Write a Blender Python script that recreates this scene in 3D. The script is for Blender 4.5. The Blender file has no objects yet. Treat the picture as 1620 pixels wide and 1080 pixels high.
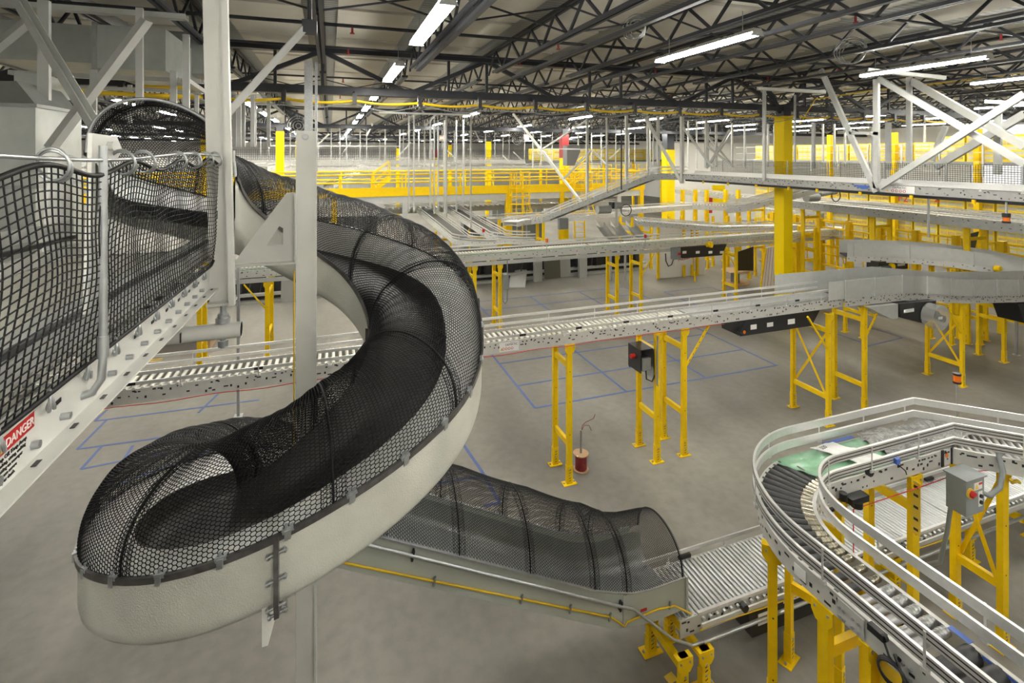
import bpy, math, random
import numpy as np
from mathutils import Vector, Matrix
random.seed(7)
SC = bpy.context.scene
COL = SC.collection
# ---------------------------------------------------------------- camera frame of the photograph
F = 810.0; TH = math.atan(288/810); H = 6.0; HY = 245.0; CX = 810.0
sT, cT = math.sin(TH), math.cos(TH)
def P(x, y, Z=None, Y=None, X=None, D=None):
    a = (x-CX)/F; r = (a*cT+sT, -a*sT+cT, -(y-HY)/F)
    if Z is not None: t = (Z-H)/r[2]
    elif Y is not None: t = Y/r[1]
    elif X is not None: t = X/r[0]
    else: t = D
    return Vector((r[0]*t, r[1]*t, H+r[2]*t))

# ---------------------------------------------------------------- materials
MATS = {}
def mat(name, col, rough=0.5, metal=0.0, noise=None, bump=0.0, bscale=80.0, spec=0.5, alpha=None):
    """noise=(scale, second colour, amount) mixes in wear."""
    if name in MATS: return MATS[name]
    m = bpy.data.materials.new(name); m.use_nodes = True
    nt = m.node_tree; b = nt.nodes['Principled BSDF']
    b.inputs['Base Color'].default_value = (*col, 1); b.inputs['Roughness'].default_value = rough
    b.inputs['Metallic'].default_value = metal; b.inputs['Specular IOR Level'].default_value = spec
    tc = nt.nodes.new('ShaderNodeTexCoord')
    if noise:
        n = nt.nodes.new('ShaderNodeTexNoise'); n.inputs['Scale'].default_value = noise[0]; n.inputs['Detail'].default_value = 5
        nt.links.new(tc.outputs['Object'], n.inputs['Vector'])
        r = nt.nodes.new('ShaderNodeValToRGB'); r.color_ramp.elements[0].position = .35; r.color_ramp.elements[1].position = .7
        nt.links.new(n.outputs['Fac'], r.inputs['Fac'])
        mx = nt.nodes.new('ShaderNodeMix'); mx.data_type = 'RGBA'
        mx.inputs[6].default_value = (*col, 1); mx.inputs[7].default_value = (*noise[1], 1)
        mu = nt.nodes.new('ShaderNodeMath'); mu.operation = 'MULTIPLY'; mu.inputs[1].default_value = noise[2]
        nt.links.new(r.outputs['Color'], mu.inputs[0]); nt.links.new(mu.outputs[0], mx.inputs[0])
        nt.links.new(mx.outputs[2], b.inputs['Base Color'])
    if bump:
        n2 = nt.nodes.new('ShaderNodeTexNoise'); n2.inputs['Scale'].default_value = bscale; n2.inputs['Detail'].default_value = 4
        nt.links.new(tc.outputs['Object'], n2.inputs['Vector'])
        bp = nt.nodes.new('ShaderNodeBump'); bp.inputs['Strength'].default_value = bump; bp.inputs['Distance'].default_value = .01
        nt.links.new(n2.outputs['Fac'], bp.inputs['Height']); nt.links.new(bp.outputs[0], b.inputs['Normal'])
    if alpha is not None: b.inputs['Alpha'].default_value = alpha
    MATS[name] = m
    return m
def emit(name, col, s):
    m = bpy.data.materials.new(name); m.use_nodes = True; nt = m.node_tree
    b = nt.nodes['Principled BSDF']; b.inputs['Base Color'].default_value = (*col, 1)
    b.inputs['Emission Color'].default_value = (*col, 1); b.inputs['Emission Strength'].default_value = s
    return m
YEL = mat('yellow_paint', (.84, .56, .002), .45, noise=(9, (.74, .48, .002), .6), spec=.25)
YELB = mat('column_yellow_paint', (.92, .66, .001), .5, noise=(3, (.87, .62, .001), .5), spec=.15)
WHT = mat('white_powder_coat', (.66, .66, .62), .4, noise=(6, (.58, .58, .54), .5))
STL = mat('painted_light_grey_steel', (.52, .53, .51), .42, .25, noise=(7, (.43, .44, .42), .5))
GAL = mat('galvanized_steel', (.5, .52, .53), .35, .75, noise=(25, (.36, .38, .4), .6))
GALD = mat('dull_galvanized_steel', (.33, .34, .33), .5, .45, noise=(14, (.25, .26, .25), .6))
DUCTM = mat('duct_sheet_metal', (.42, .44, .42), .42, .55, noise=(4, (.31, .33, .31), .6))
ALU = mat('aluminium_rail', (.72, .72, .70), .32, .55, noise=(30, (.6, .6, .59), .4))
ROLL = mat('zinc_roller', (.60, .61, .61), .38, .8, noise=(50, (.5, .5, .5), .4))
ROLW = mat('light_plated_roller', (.72, .70, .63), .35, .35, noise=(40, (.6, .58, .52), .4))
FRMD = mat('grey_frame_paint', (.36, .365, .35), .45, .3, noise=(9, (.28, .285, .275), .6))
FRM = mat('conveyor_side_frame_paint', (.60, .60, .57), .42, .2, noise=(12, (.5, .5, .47), .5))
BLKR = mat('black_rubber', (.05, .05, .051), .42, noise=(20, (.075, .075, .075), .6))
BLKP = mat('black_plastic', (.014, .014, .015), .4)
BLKM = mat('black_painted_metal', (.018, .018, .019), .38, noise=(5, (.028, .028, .028), .5))
LINER = mat('black_chute_liner', (.045, .043, .042), .40, noise=(10, (.06, .058, .056), .6))
NETM = mat('black_net_cord', (.008, .008, .0085), .55, spec=.25)
GELW = mat('white_gelcoat', (.86, .86, .83), .3, noise=(5, (.8, .8, .77), .5))
FIBER = mat('raw_fibreglass_skin', (.60, .60, .53), .5, noise=(3.2, (.48, .48, .43), .8), bump=.35, bscale=110)
RIMM = mat('chute_rim_channel', (.10, .092, .088), .35, .5, noise=(12, (.22, .21, .205), .7))
CHUT = mat('pale_green_grey_panel', (.47, .50, .45), .33, .1, noise=(4, (.41, .44, .40), .5))
CHIN = mat('grey_chute_inside', (.30, .32, .31), .32, .35, noise=(5, (.24, .25, .25), .6))
DRK = mat('dark_steel_truss', (.022, .024, .030), .45, .2, noise=(4, (.035, .037, .045), .5))
CREAM = mat('cream_deck_panel', (.62, .59, .51), .7, noise=(1.2, (.52, .495, .43), .7))
DECKM = mat('galvanized_roof_deck', (.34, .35, .335), .5, .4)
WALLM = mat('off_white_wall', (.84, .83, .78), .7, noise=(.6, (.79, .78, .73), .5))
TAPE = mat('blue_floor_tape', (.055, .095, .32), .5, noise=(6, (.085, .13, .34), .7))
TAPEY = mat('yellow_floor_tape', (.72, .50, .04), .5)
REDM = mat('red_plastic', (.5, .015, .012), .35)
REDW = mat('red_wire', (.22, .012, .016), .35)
ORG = mat('orange_lens', (.75, .16, .012), .25)
GRN = mat('green_belt', (.03, .30, .10), .5)
FILMG = mat('green_film', (.19, .40, .24), .22, noise=(7, (.30, .52, .36), .8), bump=.5, bscale=14)
WOOD = mat('plywood', (.50, .33, .19), .65, noise=(12, (.40, .25, .13), .7))
PAPER = mat('white_paper', (.80, .80, .78), .6)
BOXG = mat('grey_enclosure_paint', (.23, .25, .25), .42, noise=(8, (.19, .21, .21), .5))
PANG = mat('dull_grey_panel', (.38, .38, .36), .5, .2)
OLIVE = mat('olive_grey_panel', (.11, .115, .085), .5)
BLUET = mat('blue_masking_tape', (.06, .14, .52), .5)
REDCOL = mat('red_column_wrap', (.32, .02, .02), .5)
PODY = mat('yellow_pod_fabric', (.80, .60, .02), .6, noise=(1.5, (.66, .52, .06), .6))
PODT = mat('tan_shelf_content', (.46, .31, .12), .7, noise=(8, (.62, .48, .12), .8))
PODG = mat('grey_pod_fabric', (.50, .49, .38), .7)
BRASS = mat('roller_groove_plating', (.62, .58, .48), .24, .9)
YCAB = mat('yellow_cable_jacket', (.78, .52, .01), .4)
CONC = None
def floor_mat():
    m = bpy.data.materials.new('polished_concrete'); m.use_nodes = True; nt = m.node_tree; b = nt.nodes['Principled BSDF']
    tc = nt.nodes.new('ShaderNodeTexCoord')
    def noise(sc, det, vec):
        n = nt.nodes.new('ShaderNodeTexNoise'); n.inputs['Scale'].default_value = sc; n.inputs['Detail'].default_value = det
        nt.links.new(vec, n.inputs['Vector']); return n
    mp = nt.nodes.new('ShaderNodeMapping'); mp.inputs['Scale'].default_value = (1, .35, 1); mp.inputs['Rotation'].default_value = (0, 0, math.radians(62))
    nt.links.new(tc.outputs['Object'], mp.inputs['Vector'])
    n1 = noise(.55, 6, mp.outputs[0]); n2 = noise(6, 8, tc.outputs['Object']); n3 = noise(45, 3, tc.outputs['Object'])
    r = nt.nodes.new('ShaderNodeValToRGB')
    e = r.color_ramp.elements; e[0].position = .3; e[0].color = (.165, .155, .134, 1); e[1].position = .72; e[1].color = (.30, .282, .248, 1)
    nt.links.new(n1.outputs['Fac'], r.inputs['Fac'])
    r2 = nt.nodes.new('ShaderNodeValToRGB'); e = r2.color_ramp.elements
    e[0].position = .28; e[0].color = (.72, .72, .72, 1); e[1].position = .62; e[1].color = (1.04, 1.04, 1.04, 1)
    nt.links.new(n2.outputs['Fac'], r2.inputs['Fac'])
    mx = nt.nodes.new('ShaderNodeMix'); mx.data_type = 'RGBA'; mx.blend_type = 'MULTIPLY'; mx.inputs[0].default_value = .55
    nt.links.new(r.outputs[0], mx.inputs[6]); nt.links.new(r2.outputs[0], mx.inputs[7])
    nt.links.new(mx.outputs[2], b.inputs['Base Color'])
    rr = nt.nodes.new('ShaderNodeMapRange'); rr.inputs[3].default_value = .42; rr.inputs[4].default_value = .62; b.inputs['Specular IOR Level'].default_value = .3
    nt.links.new(n2.outputs['Fac'], rr.inputs[0]); nt.links.new(rr.outputs[0], b.inputs['Roughness'])
    bp = nt.nodes.new('ShaderNodeBump'); bp.inputs['Strength'].default_value = .05; nt.links.new(n3.outputs['Fac'], bp.inputs['Height']); nt.links.new(bp.outputs[0], b.inputs['Normal'])
    return m
CONC = floor_mat()
def wave_mat(name, c1, c2, scale, axis='X', rough=.5, metal=0., bump=.4):
    m = bpy.data.materials.new(name); m.use_nodes = True; nt = m.node_tree; b = nt.nodes['Principled BSDF']
    tc = nt.nodes.new('ShaderNodeTexCoord'); w = nt.nodes.new('ShaderNodeTexWave'); w.bands_direction = axis; w.inputs['Scale'].default_value = scale
    nt.links.new(tc.outputs['Object'], w.inputs['Vector'])
    r = nt.nodes.new('ShaderNodeValToRGB'); r.color_ramp.elements[0].color = (*c1, 1); r.color_ramp.elements[1].color = (*c2, 1)
    nt.links.new(w.outputs['Fac'], r.inputs['Fac']); nt.links.new(r.outputs[0], b.inputs['Base Color'])
    b.inputs['Roughness'].default_value = rough; b.inputs['Metallic'].default_value = metal
    bp = nt.nodes.new('ShaderNodeBump'); bp.inputs['Strength'].default_value = bump; bp.inputs['Distance'].default_value = .02
    nt.links.new(w.outputs['Fac'], bp.inputs['Height']); nt.links.new(bp.outputs[0], b.inputs['Normal'])
    return m
FARWALL = wave_mat('ribbed_far_wall', (.62, .63, .63), (.82, .82, .80), 1.2, 'X')
TUBE = emit('fluorescent_tube_glow', (1., .97, .90), 30)
EXITM = emit('exit_sign_glow', (1., .12, .08), 3)
def clear_mat(name, col, rough, alpha):
    m = bpy.data.materials.new(name); m.use_nodes = True; nt = m.node_tree; b = nt.nodes['Principled BSDF']
    b.inputs['Base Color'].default_value = (*col, 1); b.inputs['Roughness'].default_value = rough; b.inputs['Alpha'].default_value = alpha
    b.inputs['Specular IOR Level'].default_value = .8
    return m
CLEARP = clear_mat('clear_guard_plastic', (.62, .62, .60), .12, .38)
def wrap_mat():
    m = bpy.data.materials.new('clear_wrinkled_film'); m.use_nodes = True; nt = m.node_tree; b = nt.nodes['Principled BSDF']
    tc = nt.nodes.new('ShaderNodeTexCoord'); n = nt.nodes.new('ShaderNodeTexNoise'); n.inputs['Scale'].default_value = 9; n.inputs['Detail'].default_value = 3; n.inputs['Distortion'].default_value = 2.2
    nt.links.new(tc.outputs['Object'], n.inputs['Vector'])
    r = nt.nodes.new('ShaderNodeValToRGB'); e = r.color_ramp.elements; e[0].position = .42; e[0].color = (.30, .30, .29, 1); e[1].position = .6; e[1].color = (.42, .42, .41, 1)
    nt.links.new(n.outputs['Fac'], r.inputs['Fac']); nt.links.new(r.outputs[0], b.inputs['Base Color'])
    b.inputs['Roughness'].default_value = .16; b.inputs['Alpha'].default_value = .92
    bp = nt.nodes.new('ShaderNodeBump'); bp.inputs['Strength'].default_value = .8; bp.inputs['Distance'].default_value = .05
    nt.links.new(n.outputs['Fac'], bp.inputs['Height']); nt.links.new(bp.outputs[0], b.inputs['Normal'])
    return m
WRAP = wrap_mat()

# ---------------------------------------------------------------- mesh builder
CH = {}
def setp(o, par):
    o.parent = par; CH.setdefault(par.name, []).append(o)
class MB:
    def __init__(s): s.v = []; s.f = []; s.m = []; s.sm = []
    def add(s, vs, fs, m=0, smooth=False):
        o = len(s.v); s.v.extend([tuple(p) for p in vs]); s.f.extend([tuple(i+o for i in f) for f in fs])
        s.m.extend([m]*len(fs)); s.sm.extend([smooth]*len(fs)); return s
    def box(s, a, b, m=0):
        (x0, y0, z0), (x1, y1, z1) = a, b
        return s.add([(x0,y0,z0),(x1,y0,z0),(x1,y1,z0),(x0,y1,z0),(x0,y0,z1),(x1,y0,z1),(x1,y1,z1),(x0,y1,z1)],
              [(0,3,2,1),(4,5,6,7),(0,1,5,4),(1,2,6,5),(2,3,7,6),(3,0,4,7)], m)
    def obox(s, c, u, v, w, m=0):
        c, u, v, w = map(Vector, (c, u, v, w)); vs = []
        for k in (-.5, .5):
            for (i, j) in ((-.5,-.5),(.5,-.5),(.5,.5),(-.5,.5)): vs.append(c+u*i+v*j+w*k)
        return s.add(vs, [(0,3,2,1),(4,5,6,7),(0,1,5,4),(1,2,6,5),(2,3,7,6),(3,0,4,7)], m)
    def beam(s, p0, p1, w, h, m=0, up=(0,0,1)):
        p0, p1 = Vector(p0), Vector(p1); d = p1-p0; L = d.length; d.normalize(); up = Vector(up)
        if abs(d.dot(up)) > .97: up = Vector((0,1,0))
        r = d.cross(up).normalized(); u = r.cross(d)
        return s.obox((p0+p1)/2, d*L, r*w, u*h, m)
    def channel(s, p0, p1, w, h, t, m=0, up=(0,0,1), flip=1):
        """C-channel: web w wide, flanges h deep."""
        p0, p1 = Vector(p0), Vector(p1); d = (p1-p0); L = d.length; d.normalize(); up = Vector(up)
        if abs(d.dot(up)) > .97: up = Vector((0,1,0))
        r = d.cross(up).normalized(); u = r.cross(d)*flip; c = (p0+p1)/2
        s.obox(c, d*L, r*w, u*t, m)
        for k in (-1, 1): s.obox(c+r*k*(w-t)/2+u*(h/2), d*L, r*t, u*h, m)
        return s
    def cyl(s, p0, p1, r, n=10, m=0, r2=None, caps=True, smooth=True):
        p0, p1 = Vector(p0), Vector(p1); r2 = r if r2 is None else r2
        d = (p1-p0).normalized(); a = d.orthogonal().normalized(); b = d.cross(a); vs = []
        for p, R in ((p0, r), (p1, r2)):
            for i in range(n):
                t = 2*math.pi*i/n; vs.append(p+a*(R*math.cos(t))+b*(R*math.sin(t)))
        s.add(vs, [(i, (i+1) % n, n+(i+1) % n, n+i) for i in range(n)], m, smooth)
        if caps: s.add(vs, [tuple(range(n-1, -1, -1)), tuple(range(n, 2*n))], m)
        return s
    def tube(s, pts, r, n=6, m=0, closed=False):
        pts = [Vector(p) for p in pts]; N = len(pts); vs = []; a = None
        for i, p in enumerate(pts):
            q0 = pts[(i-1) % N] if (closed or i > 0) else p; q1 = pts[(i+1) % N] if (closed or i < N-1) else p
            d = (q1-q0).normalized()
            if a is None: a = d.orthogonal().normalized()
            a = (a-d*a.dot(d)).normalized(); b = d.cross(a)
            for k in range(n):
                t = 2*math.pi*k/n; vs.append(p+a*(r*math.cos(t))+b*(r*math.sin(t)))
        fs = []
        for i in range(N if closed else N-1):
            j = (i+1) % N
            for k in range(n): fs.append((i*n+k, i*n+(k+1) % n, j*n+(k+1) % n, j*n+k))
        s.add(vs, fs, m, True)
        if not closed: s.add(vs, [tuple(range(n-1, -1, -1)), tuple(range((N-1)*n, N*n))], m)
        return s
    def torus(s, c, ax, R, r, n=18, k=6, m=0):
        c, ax = Vector(c), Vector(ax).normalized(); a = ax.orthogonal().normalized(); b = ax.cross(a)
        return s.tube([c+a*(R*math.cos(2*math.pi*i/n))+b*(R*math.sin(2*math.pi*i/n)) for i in range(n)], r, k, m, True)
    def prism(s, poly, ext, m=0):
        poly = [Vector(p) for p in poly]; ext = Vector(ext); n = len(poly)
        vs = poly+[p+ext for p in poly]
        return s.add(vs, [tuple(range(n-1, -1, -1)), tuple(range(n, 2*n))]+[(i, (i+1) % n, n+(i+1) % n, n+i) for i in range(n)], m)
    def sweep(s, path, prof, m=0, closedprof=True, caps=True, smooth=False, ms=None):
        """path: [(pos, lateral unit, up unit)], prof: [(lat, up)]"""
        n = len(prof); vs = []
        for p, l, u in path:
            for (a, b) in prof: vs.append(Vector(p)+Vector(l)*a+Vector(u)*b)
        K = n if closedprof else n-1
        for k in range(K):
            fs = [(i*n+k, i*n+(k+1) % n, (i+1)*n+(k+1) % n, (i+1)*n+k) for i in range(len(path)-1)]
            o = len(s.v)
            if k == 0: s.v.extend([tuple(p) for p in vs]); base = o
            mm = ms[k] if ms else m
            s.f.extend([tuple(i+base for i in f) for f in fs]); s.m.extend([mm]*len(fs)); s.sm.extend([smooth]*len(fs))
        if caps and closedprof:
            e = (len(path)-1)*n
            s.f.extend([tuple(base+i for i in range(n-1, -1, -1)), tuple(base+e+i for i in range(n))]); s.m.extend([m, m]); s.sm.extend([False, False])
        return s
    def mesh(s, name, mats, off=(0,0,0)):
        me = bpy.data.meshes.new(name)
        ox, oy, oz = off
        me.from_pydata([(x-ox, y-oy, z-oz) for x, y, z in s.v], [], s.f)
        for m in (mats if isinstance(mats, (list, tuple)) else [mats]): me.materials.append(m)
        me.polygons.foreach_set('material_index', s.m); me.polygons.foreach_set('use_smooth', s.sm)
        me.update(); return me
    def build(s, name, mats, parent=None, world=True):
        if parent is None:
            xs = np.array(s.v); lo, hi = xs.min(0), xs.max(0)
            off = ((lo[0]+hi[0])/2, (lo[1]+hi[1])/2, lo[2])
            o = bpy.data.objects.new(name, s.mesh(name, mats, off)); o.location = off
        else:
            off = wloc(parent) if world else (0,0,0)
            o = bpy.data.objects.new(name, s.mesh(name, mats, off)); setp(o, parent)
        COL.objects.link(o); return o
def wloc(o):
    v = Vector((0,0,0))
    while o is not None: v += Vector(o.location); o = o.parent
    return v
def tag(o, label=None, cat=None, group=None, kind=None):
    if label: o['label'] = label
    if cat: o['category'] = cat
    if group: o['group'] = group
    if kind: o['kind'] = kind
    return o
def struct(o): o['kind'] = 'structure'; return o
def thing(name, label, cat, loc=(0,0,0), rz=0, group=None):
    o = bpy.data.objects.new(name, None); COL.objects.link(o); o.location = loc; o.rotation_euler = (0,0,rz)
    o.empty_display_size = .1
    return tag(o, label, cat, group)
def dup(root, loc, rz=None, label=None, group=None):
    def cp(o, par):
        c = o.copy(); COL.objects.link(c)
        if par is not None: setp(c, par)
        for ch in CH.get(o.name, []): cp(ch, c)
        return c
    r = cp(root, None); r.location = loc
    if rz is not None: r.rotation_euler = (0,0,rz)
    if label: r['label'] = label
    if group: r['group'] = group
    return r
ORD = ['first','second','third','fourth','fifth','sixth','seventh','eighth','ninth','tenth','eleventh','twelfth','thirteenth','fourteenth','fifteenth','sixteenth','seventeenth','eighteenth','nineteenth','twentieth']
def od(i): return ORD[i] if i < 20 else 'later'
def text_mesh(name, body, size, mtl, parent, origin, ux, uy, align='LEFT', ext=.0008):
    """raised lettering: origin point, ux = reading direction, uy = letter-up direction (world)"""
    cu = bpy.data.curves.new(name, 'FONT'); cu.body = body; cu.size = size; cu.align_x = align; cu.extrude = ext
    ob = bpy.data.objects.new(name, cu); COL.objects.link(ob)
    dg = bpy.context.evaluated_depsgraph_get(); dg.update()
    me = bpy.data.meshes.new_from_object(ob.evaluated_get(dg)); bpy.data.objects.remove(ob)
    me.name = name; me.materials.clear(); me.materials.append(mtl)
    o = bpy.data.objects.new(name, me); COL.objects.link(o)
    ux = Vector(ux).normalized(); uy = Vector(uy).normalized(); uz = ux.cross(uy)
    M = Matrix((ux, uy, uz)).transposed().to_4x4(); me.transform(Matrix.Translation(Vector(origin)-(wloc(parent) if parent else Vector()))@M)
    if parent: setp(o, parent)
    return o
def strands(name, A, B, r, mtl, parent, off=None, sides=3):
    """thousands of cord segments A[i]->B[i] as one mesh (numpy)"""
    A = np.asarray(A, float); B = np.asarray(B, float)
    d = B-A; L = np.linalg.norm(d, axis=1); k = L > 1e-6; A, B, d, L = A[k], B[k], d[k], L[k]
    d = d/L[:, None]; ref = np.where(np.abs(d[:, 2:3]) < .9, np.array([[0,0,1.]]), np.array([[1.,0,0]]))
    a = np.cross(d, ref); a /= np.linalg.norm(a, axis=1)[:, None]; b = np.cross(d, a)
    n = len(A); V = np.zeros((n, 2*sides, 3))
    for i in range(sides):
        t = 2*math.pi*i/sides; o = (a*math.cos(t)+b*math.sin(t))*r
        V[:, i] = A+o; V[:, sides+i] = B+o
    off = np.array(wloc(parent) if parent else (0,0,0)) if off is None else np.array(off)
    V = V.reshape(-1, 3)-off
    Fc = np.array([[i, (i+1) % sides, sides+(i+1) % sides, sides+i] for i in range(sides)])
    Fs = (Fc[None]+(np.arange(n)*2*sides)[:, None, None]).reshape(-1, 4)
    me = bpy.data.meshes.new(name); me.vertices.add(len(V)); me.vertices.foreach_set('co', V.ravel())
    me.loops.add(Fs.size); me.loops.foreach_set('vertex_index', Fs.ravel())
    me.polygons.add(len(Fs)); me.polygons.foreach_set('loop_start', np.arange(0, Fs.size, 4)); me.polygons.foreach_set('loop_total', np.full(len(Fs), 4))
    me.materials.append(mtl); me.update(calc_edges=True); me.validate()
    o = bpy.data.objects.new(name, me); COL.objects.link(o)
    if parent: setp(o, parent)
    return o
def hexnet(name, S, nu, nv, r, mtl, parent):
    """S(u in 0..1 array, v in 0..1 array) -> (n,3). Hexagon mesh."""
    U, Vv = np.meshgrid(np.arange(nu+1), np.arange(nv+1), indexing='ij')
    zig = np.where((U+Vv) % 2 == 0, -.17, .17)
    pts = S(np.clip((U+zig)/nu, 0, 1).ravel(), (Vv/nv).ravel()).reshape(nu+1, nv+1, 3)
    A = [pts[:, :-1].reshape(-1, 3)]; B = [pts[:, 1:].reshape(-1, 3)]
    msk = ((U+Vv) % 2 == 1)[:-1]
    A.append(pts[:-1][msk]); B.append(pts[1:][msk])
    return strands(name, np.concatenate(A), np.concatenate(B), r, mtl, parent)
def sqnet(name, S, nu, nv, r, mtl, parent):
    U, Vv = np.meshgrid(np.arange(nu+1)/nu, np.arange(nv+1)/nv, indexing='ij')
    pts = S(U.ravel(), Vv.ravel()).reshape(nu+1, nv+1, 3)
    A = np.concatenate([pts[:, :-1].reshape(-1, 3), pts[:-1].reshape(-1, 3)]); B = np.concatenate([pts[:, 1:].reshape(-1, 3), pts[1:].reshape(-1, 3)])
    return strands(name, A, B, r, mtl, parent)
# ================================================================ building shell
def slab(name, a, b, m): return struct(MB().box(a, b).build(name, m))
slab('floor', (-34,-12,-.2), (62,92,0), CONC)
ZD = 8.86                                                   # underside of roof deck
# ceiling: ribbed metal deck with cream insulation panels fixed under it between the joists
mb = MB().box((-34,-12,ZD+.05), (62,92,ZD+.2), 0)
JX = [1.97+2.15*k for k in range(-16, 27)]
slabm = wave_mat('ribbed_roof_deck', (.25,.26,.25), (.40,.41,.39), 2.2, 'Y', .5, .3, .5)
for x in JX:
    for k in range(13):
        y0 = -11+k*8.1
        for j in range(3): mb.box((x+.33, y0+j*2.72, ZD), (x+2.15-.33, y0+j*2.72+2.52, ZD+.05), 1)
struct(mb.build('ceiling', [slabm, CREAM]))
slab('wall_north', (-34,91.8,0), (62,92.1,ZD), FARWALL)
slab('wall_west', (-34.2,-12,0), (-34,92,ZD), WALLM)
slab('wall_south', (-34,-12.2,0), (62,-12,ZD), WALLM)
slab('wall_east', (44,24,0), (44.2,92,ZD), WALLM)
# white partition standing behind the upper conveyor, with red doors
slab('wall_partition', (26.4,35,0), (44,35.2,7.0), WALLM)

# ---- blue tape grid and yellow tape on the floor
def tape_run(pts, w, m, name, label, cat='floor tape'):
    mb = MB()
    for (a, b) in pts: mb.beam((*a, .002), (*b, .002), w, .003)
    return tag(mb.build(name, m), label, cat)
g1 = [((4.58,11.26),(12.05,11.24)),((4.58,11.26),(4.59,15.0)),((12,11.24),(12,15)),((4.6,14.0),(12,14.0)),((4.6,12.5),(12,12.5)),((7.08,11.26),(7.07,15)),((9.55,11.26),(9.55,15))]
tape_run(g1, .06, TAPE, 'floor_tape', 'large blue tape grid on the floor behind the front conveyor legs')
g2 = [((5.6,20.2),(12.6,20.2)),((5.6,18.0),(5.6,20.2)),((8,18),(8,20.2)),((10.3,18),(10.3,20.2)),((12.6,18),(12.6,20.2)),((5.6,19),(12.6,19))]
tape_run(g2, .06, TAPE, 'floor_tape', 'blue tape grid on the floor beneath the long far conveyor')
g3 = [((13.8,18.9),(16.3,18.9)),((13.8,16.6),(13.8,18.9)),((16.3,16.6),(16.3,18.9))]
tape_run(g3, .06, TAPE, 'floor_tape', 'blue tape outline on the floor left of the wooden cable reel')
g4 = [((12.9,10.9),(16.2,11.9)),((16.2,11.9),(13.7,13.6)),((13.7,13.6),(12.6,12.4))]
g4 = [((P(1370,548,Z=0).x,P(1370,548,Z=0).y),(P(1428,534,Z=0).x,P(1428,534,Z=0).y)),((P(1428,534,Z=0).x,P(1428,534,Z=0).y),(P(1365,515,Z=0).x,P(1365,515,Z=0).y)),((P(1310,523,Z=0).x,P(1310,523,Z=0).y),(P(1362,541,Z=0).x,P(1362,541,Z=0).y))]
tape_run(g4, .06, TAPE, 'floor_tape', 'blue tape corner on the floor right of the yellow column')
def gp(x, y): q = P(x, y, Z=0); return (q.x, q.y)
def c4(x, y): return gp(90+x/4.154, 560+y/4.154)
g5 = [(c4(135,625),c4(330,430)),(c4(250,440),c4(330,365)),(c4(250,440),c4(1330,300)),(c4(135,625),c4(900,520)),(c4(160,755),c4(300,600)),(c4(160,755),c4(900,610)),(c4(930,385),c4(1060,262)),(c4(300,890),c4(1130,590)),(c4(500,600),c4(330,870))]
tape_run(g5, .06, TAPE, 'floor_tape', 'blue tape grid on the floor seen left of the spiral chute')
g6 = [(gp(700,655),gp(762,745)),(gp(655,770),gp(770,752)),(gp(762,745),gp(790,795)),(gp(790,795),gp(765,800))]
tape_run(g6, .06, TAPE, 'floor_tape', 'blue tape lines on the floor behind the lower straight chute')
tape_run([(c4(310,365),c4(265,400)),(c4(265,400),c4(130,415))], .06, TAPEY, 'floor_tape', 'yellow tape corner on the floor beside the white conveyor rail')
for k, (x, y) in enumerate([(672,630),(690,628),(742,624),(738,632)]):
    a = gp(x/3, 360+y/3)
    tag(MB().beam((a[0]-.16,a[1],.003),(a[0]+.16,a[1],.003),.07,.003).build('tape_mark', TAPEY), 'short yellow tape dash on the floor under the far left conveyor', 'floor tape', 'yellow tape dashes')
a = gp(1062,1074); tag(MB().beam((a[0]-.06,a[1],.004),(a[0]+.06,a[1]+.02,.004),.1,.004).build('tape_mark', TAPEY), 'small yellow square on the floor beside the lower conveyor leg', 'floor tape')

# ---- roof steel
JYS = [(-3.6, 13.7), (13.7, 31.0), (31.0, 48.0), (48.0, 65.0)]
ZB, ZT = 8.16, 8.78
def joist_mesh(y0, y1, fine=True):
    mb = MB(); L = y1-y0; e = .75
    for sx in (-.05, .05):
        mb.box((sx-.03, 0, ZT-.07), (sx+.03, L, ZT), 0)
        mb.box((sx-.03, e, ZB), (sx+.03, L-e, ZB+.06), 0)
    n = int(L/.62)
    for k in range(n):
        a = e*.25+(L-e*.5)*k/n; b = e*.25+(L-e*.5)*(k+1)/n
        za, zb = (ZT-.05, ZB+.03) if k % 2 == 0 else (ZB+.03, ZT-.05)
        if k == 0: za = ZT-.05
        ya = max(a, 0); yb = min(b, L)
        if k % 2 == 0: yb = max(yb, e) if k == 0 else yb
        mb.beam((0,ya,za), (0,yb,zb), .045, .045)
    return mb
jm = {}
for bi, (y0, y1) in enumerate(JYS):
    for k, x in enumerate(JX):
        lo = P(0, 0, Y=max(y1, 1)).x - 4; hi = P(1620, 0, Y=max(y1, 1)).x + 3
        if x < lo or x > hi or x < -30 or x > 43: continue
        if bi not in jm:
            mb = joist_mesh(y0, y1); me = mb.mesh('roof_joist', DRK); jm[bi] = me
        o = bpy.data.objects.new('roof_joist', jm[bi]); COL.objects.link(o); o.location = (x, y0, 0)
        side = 'over the spiral chute' if x < 2 else ('over the hall middle' if x < 15 else 'over the right conveyors')
        bay = ['in the nearest bay', 'in the second bay', 'in the third bay', 'in the farthest bay'][bi]
        tag(o, 'black open web roof joist %s %s' % (side, bay), 'roof joist', 'roof joists %s %s' % (side, bay))
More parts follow.
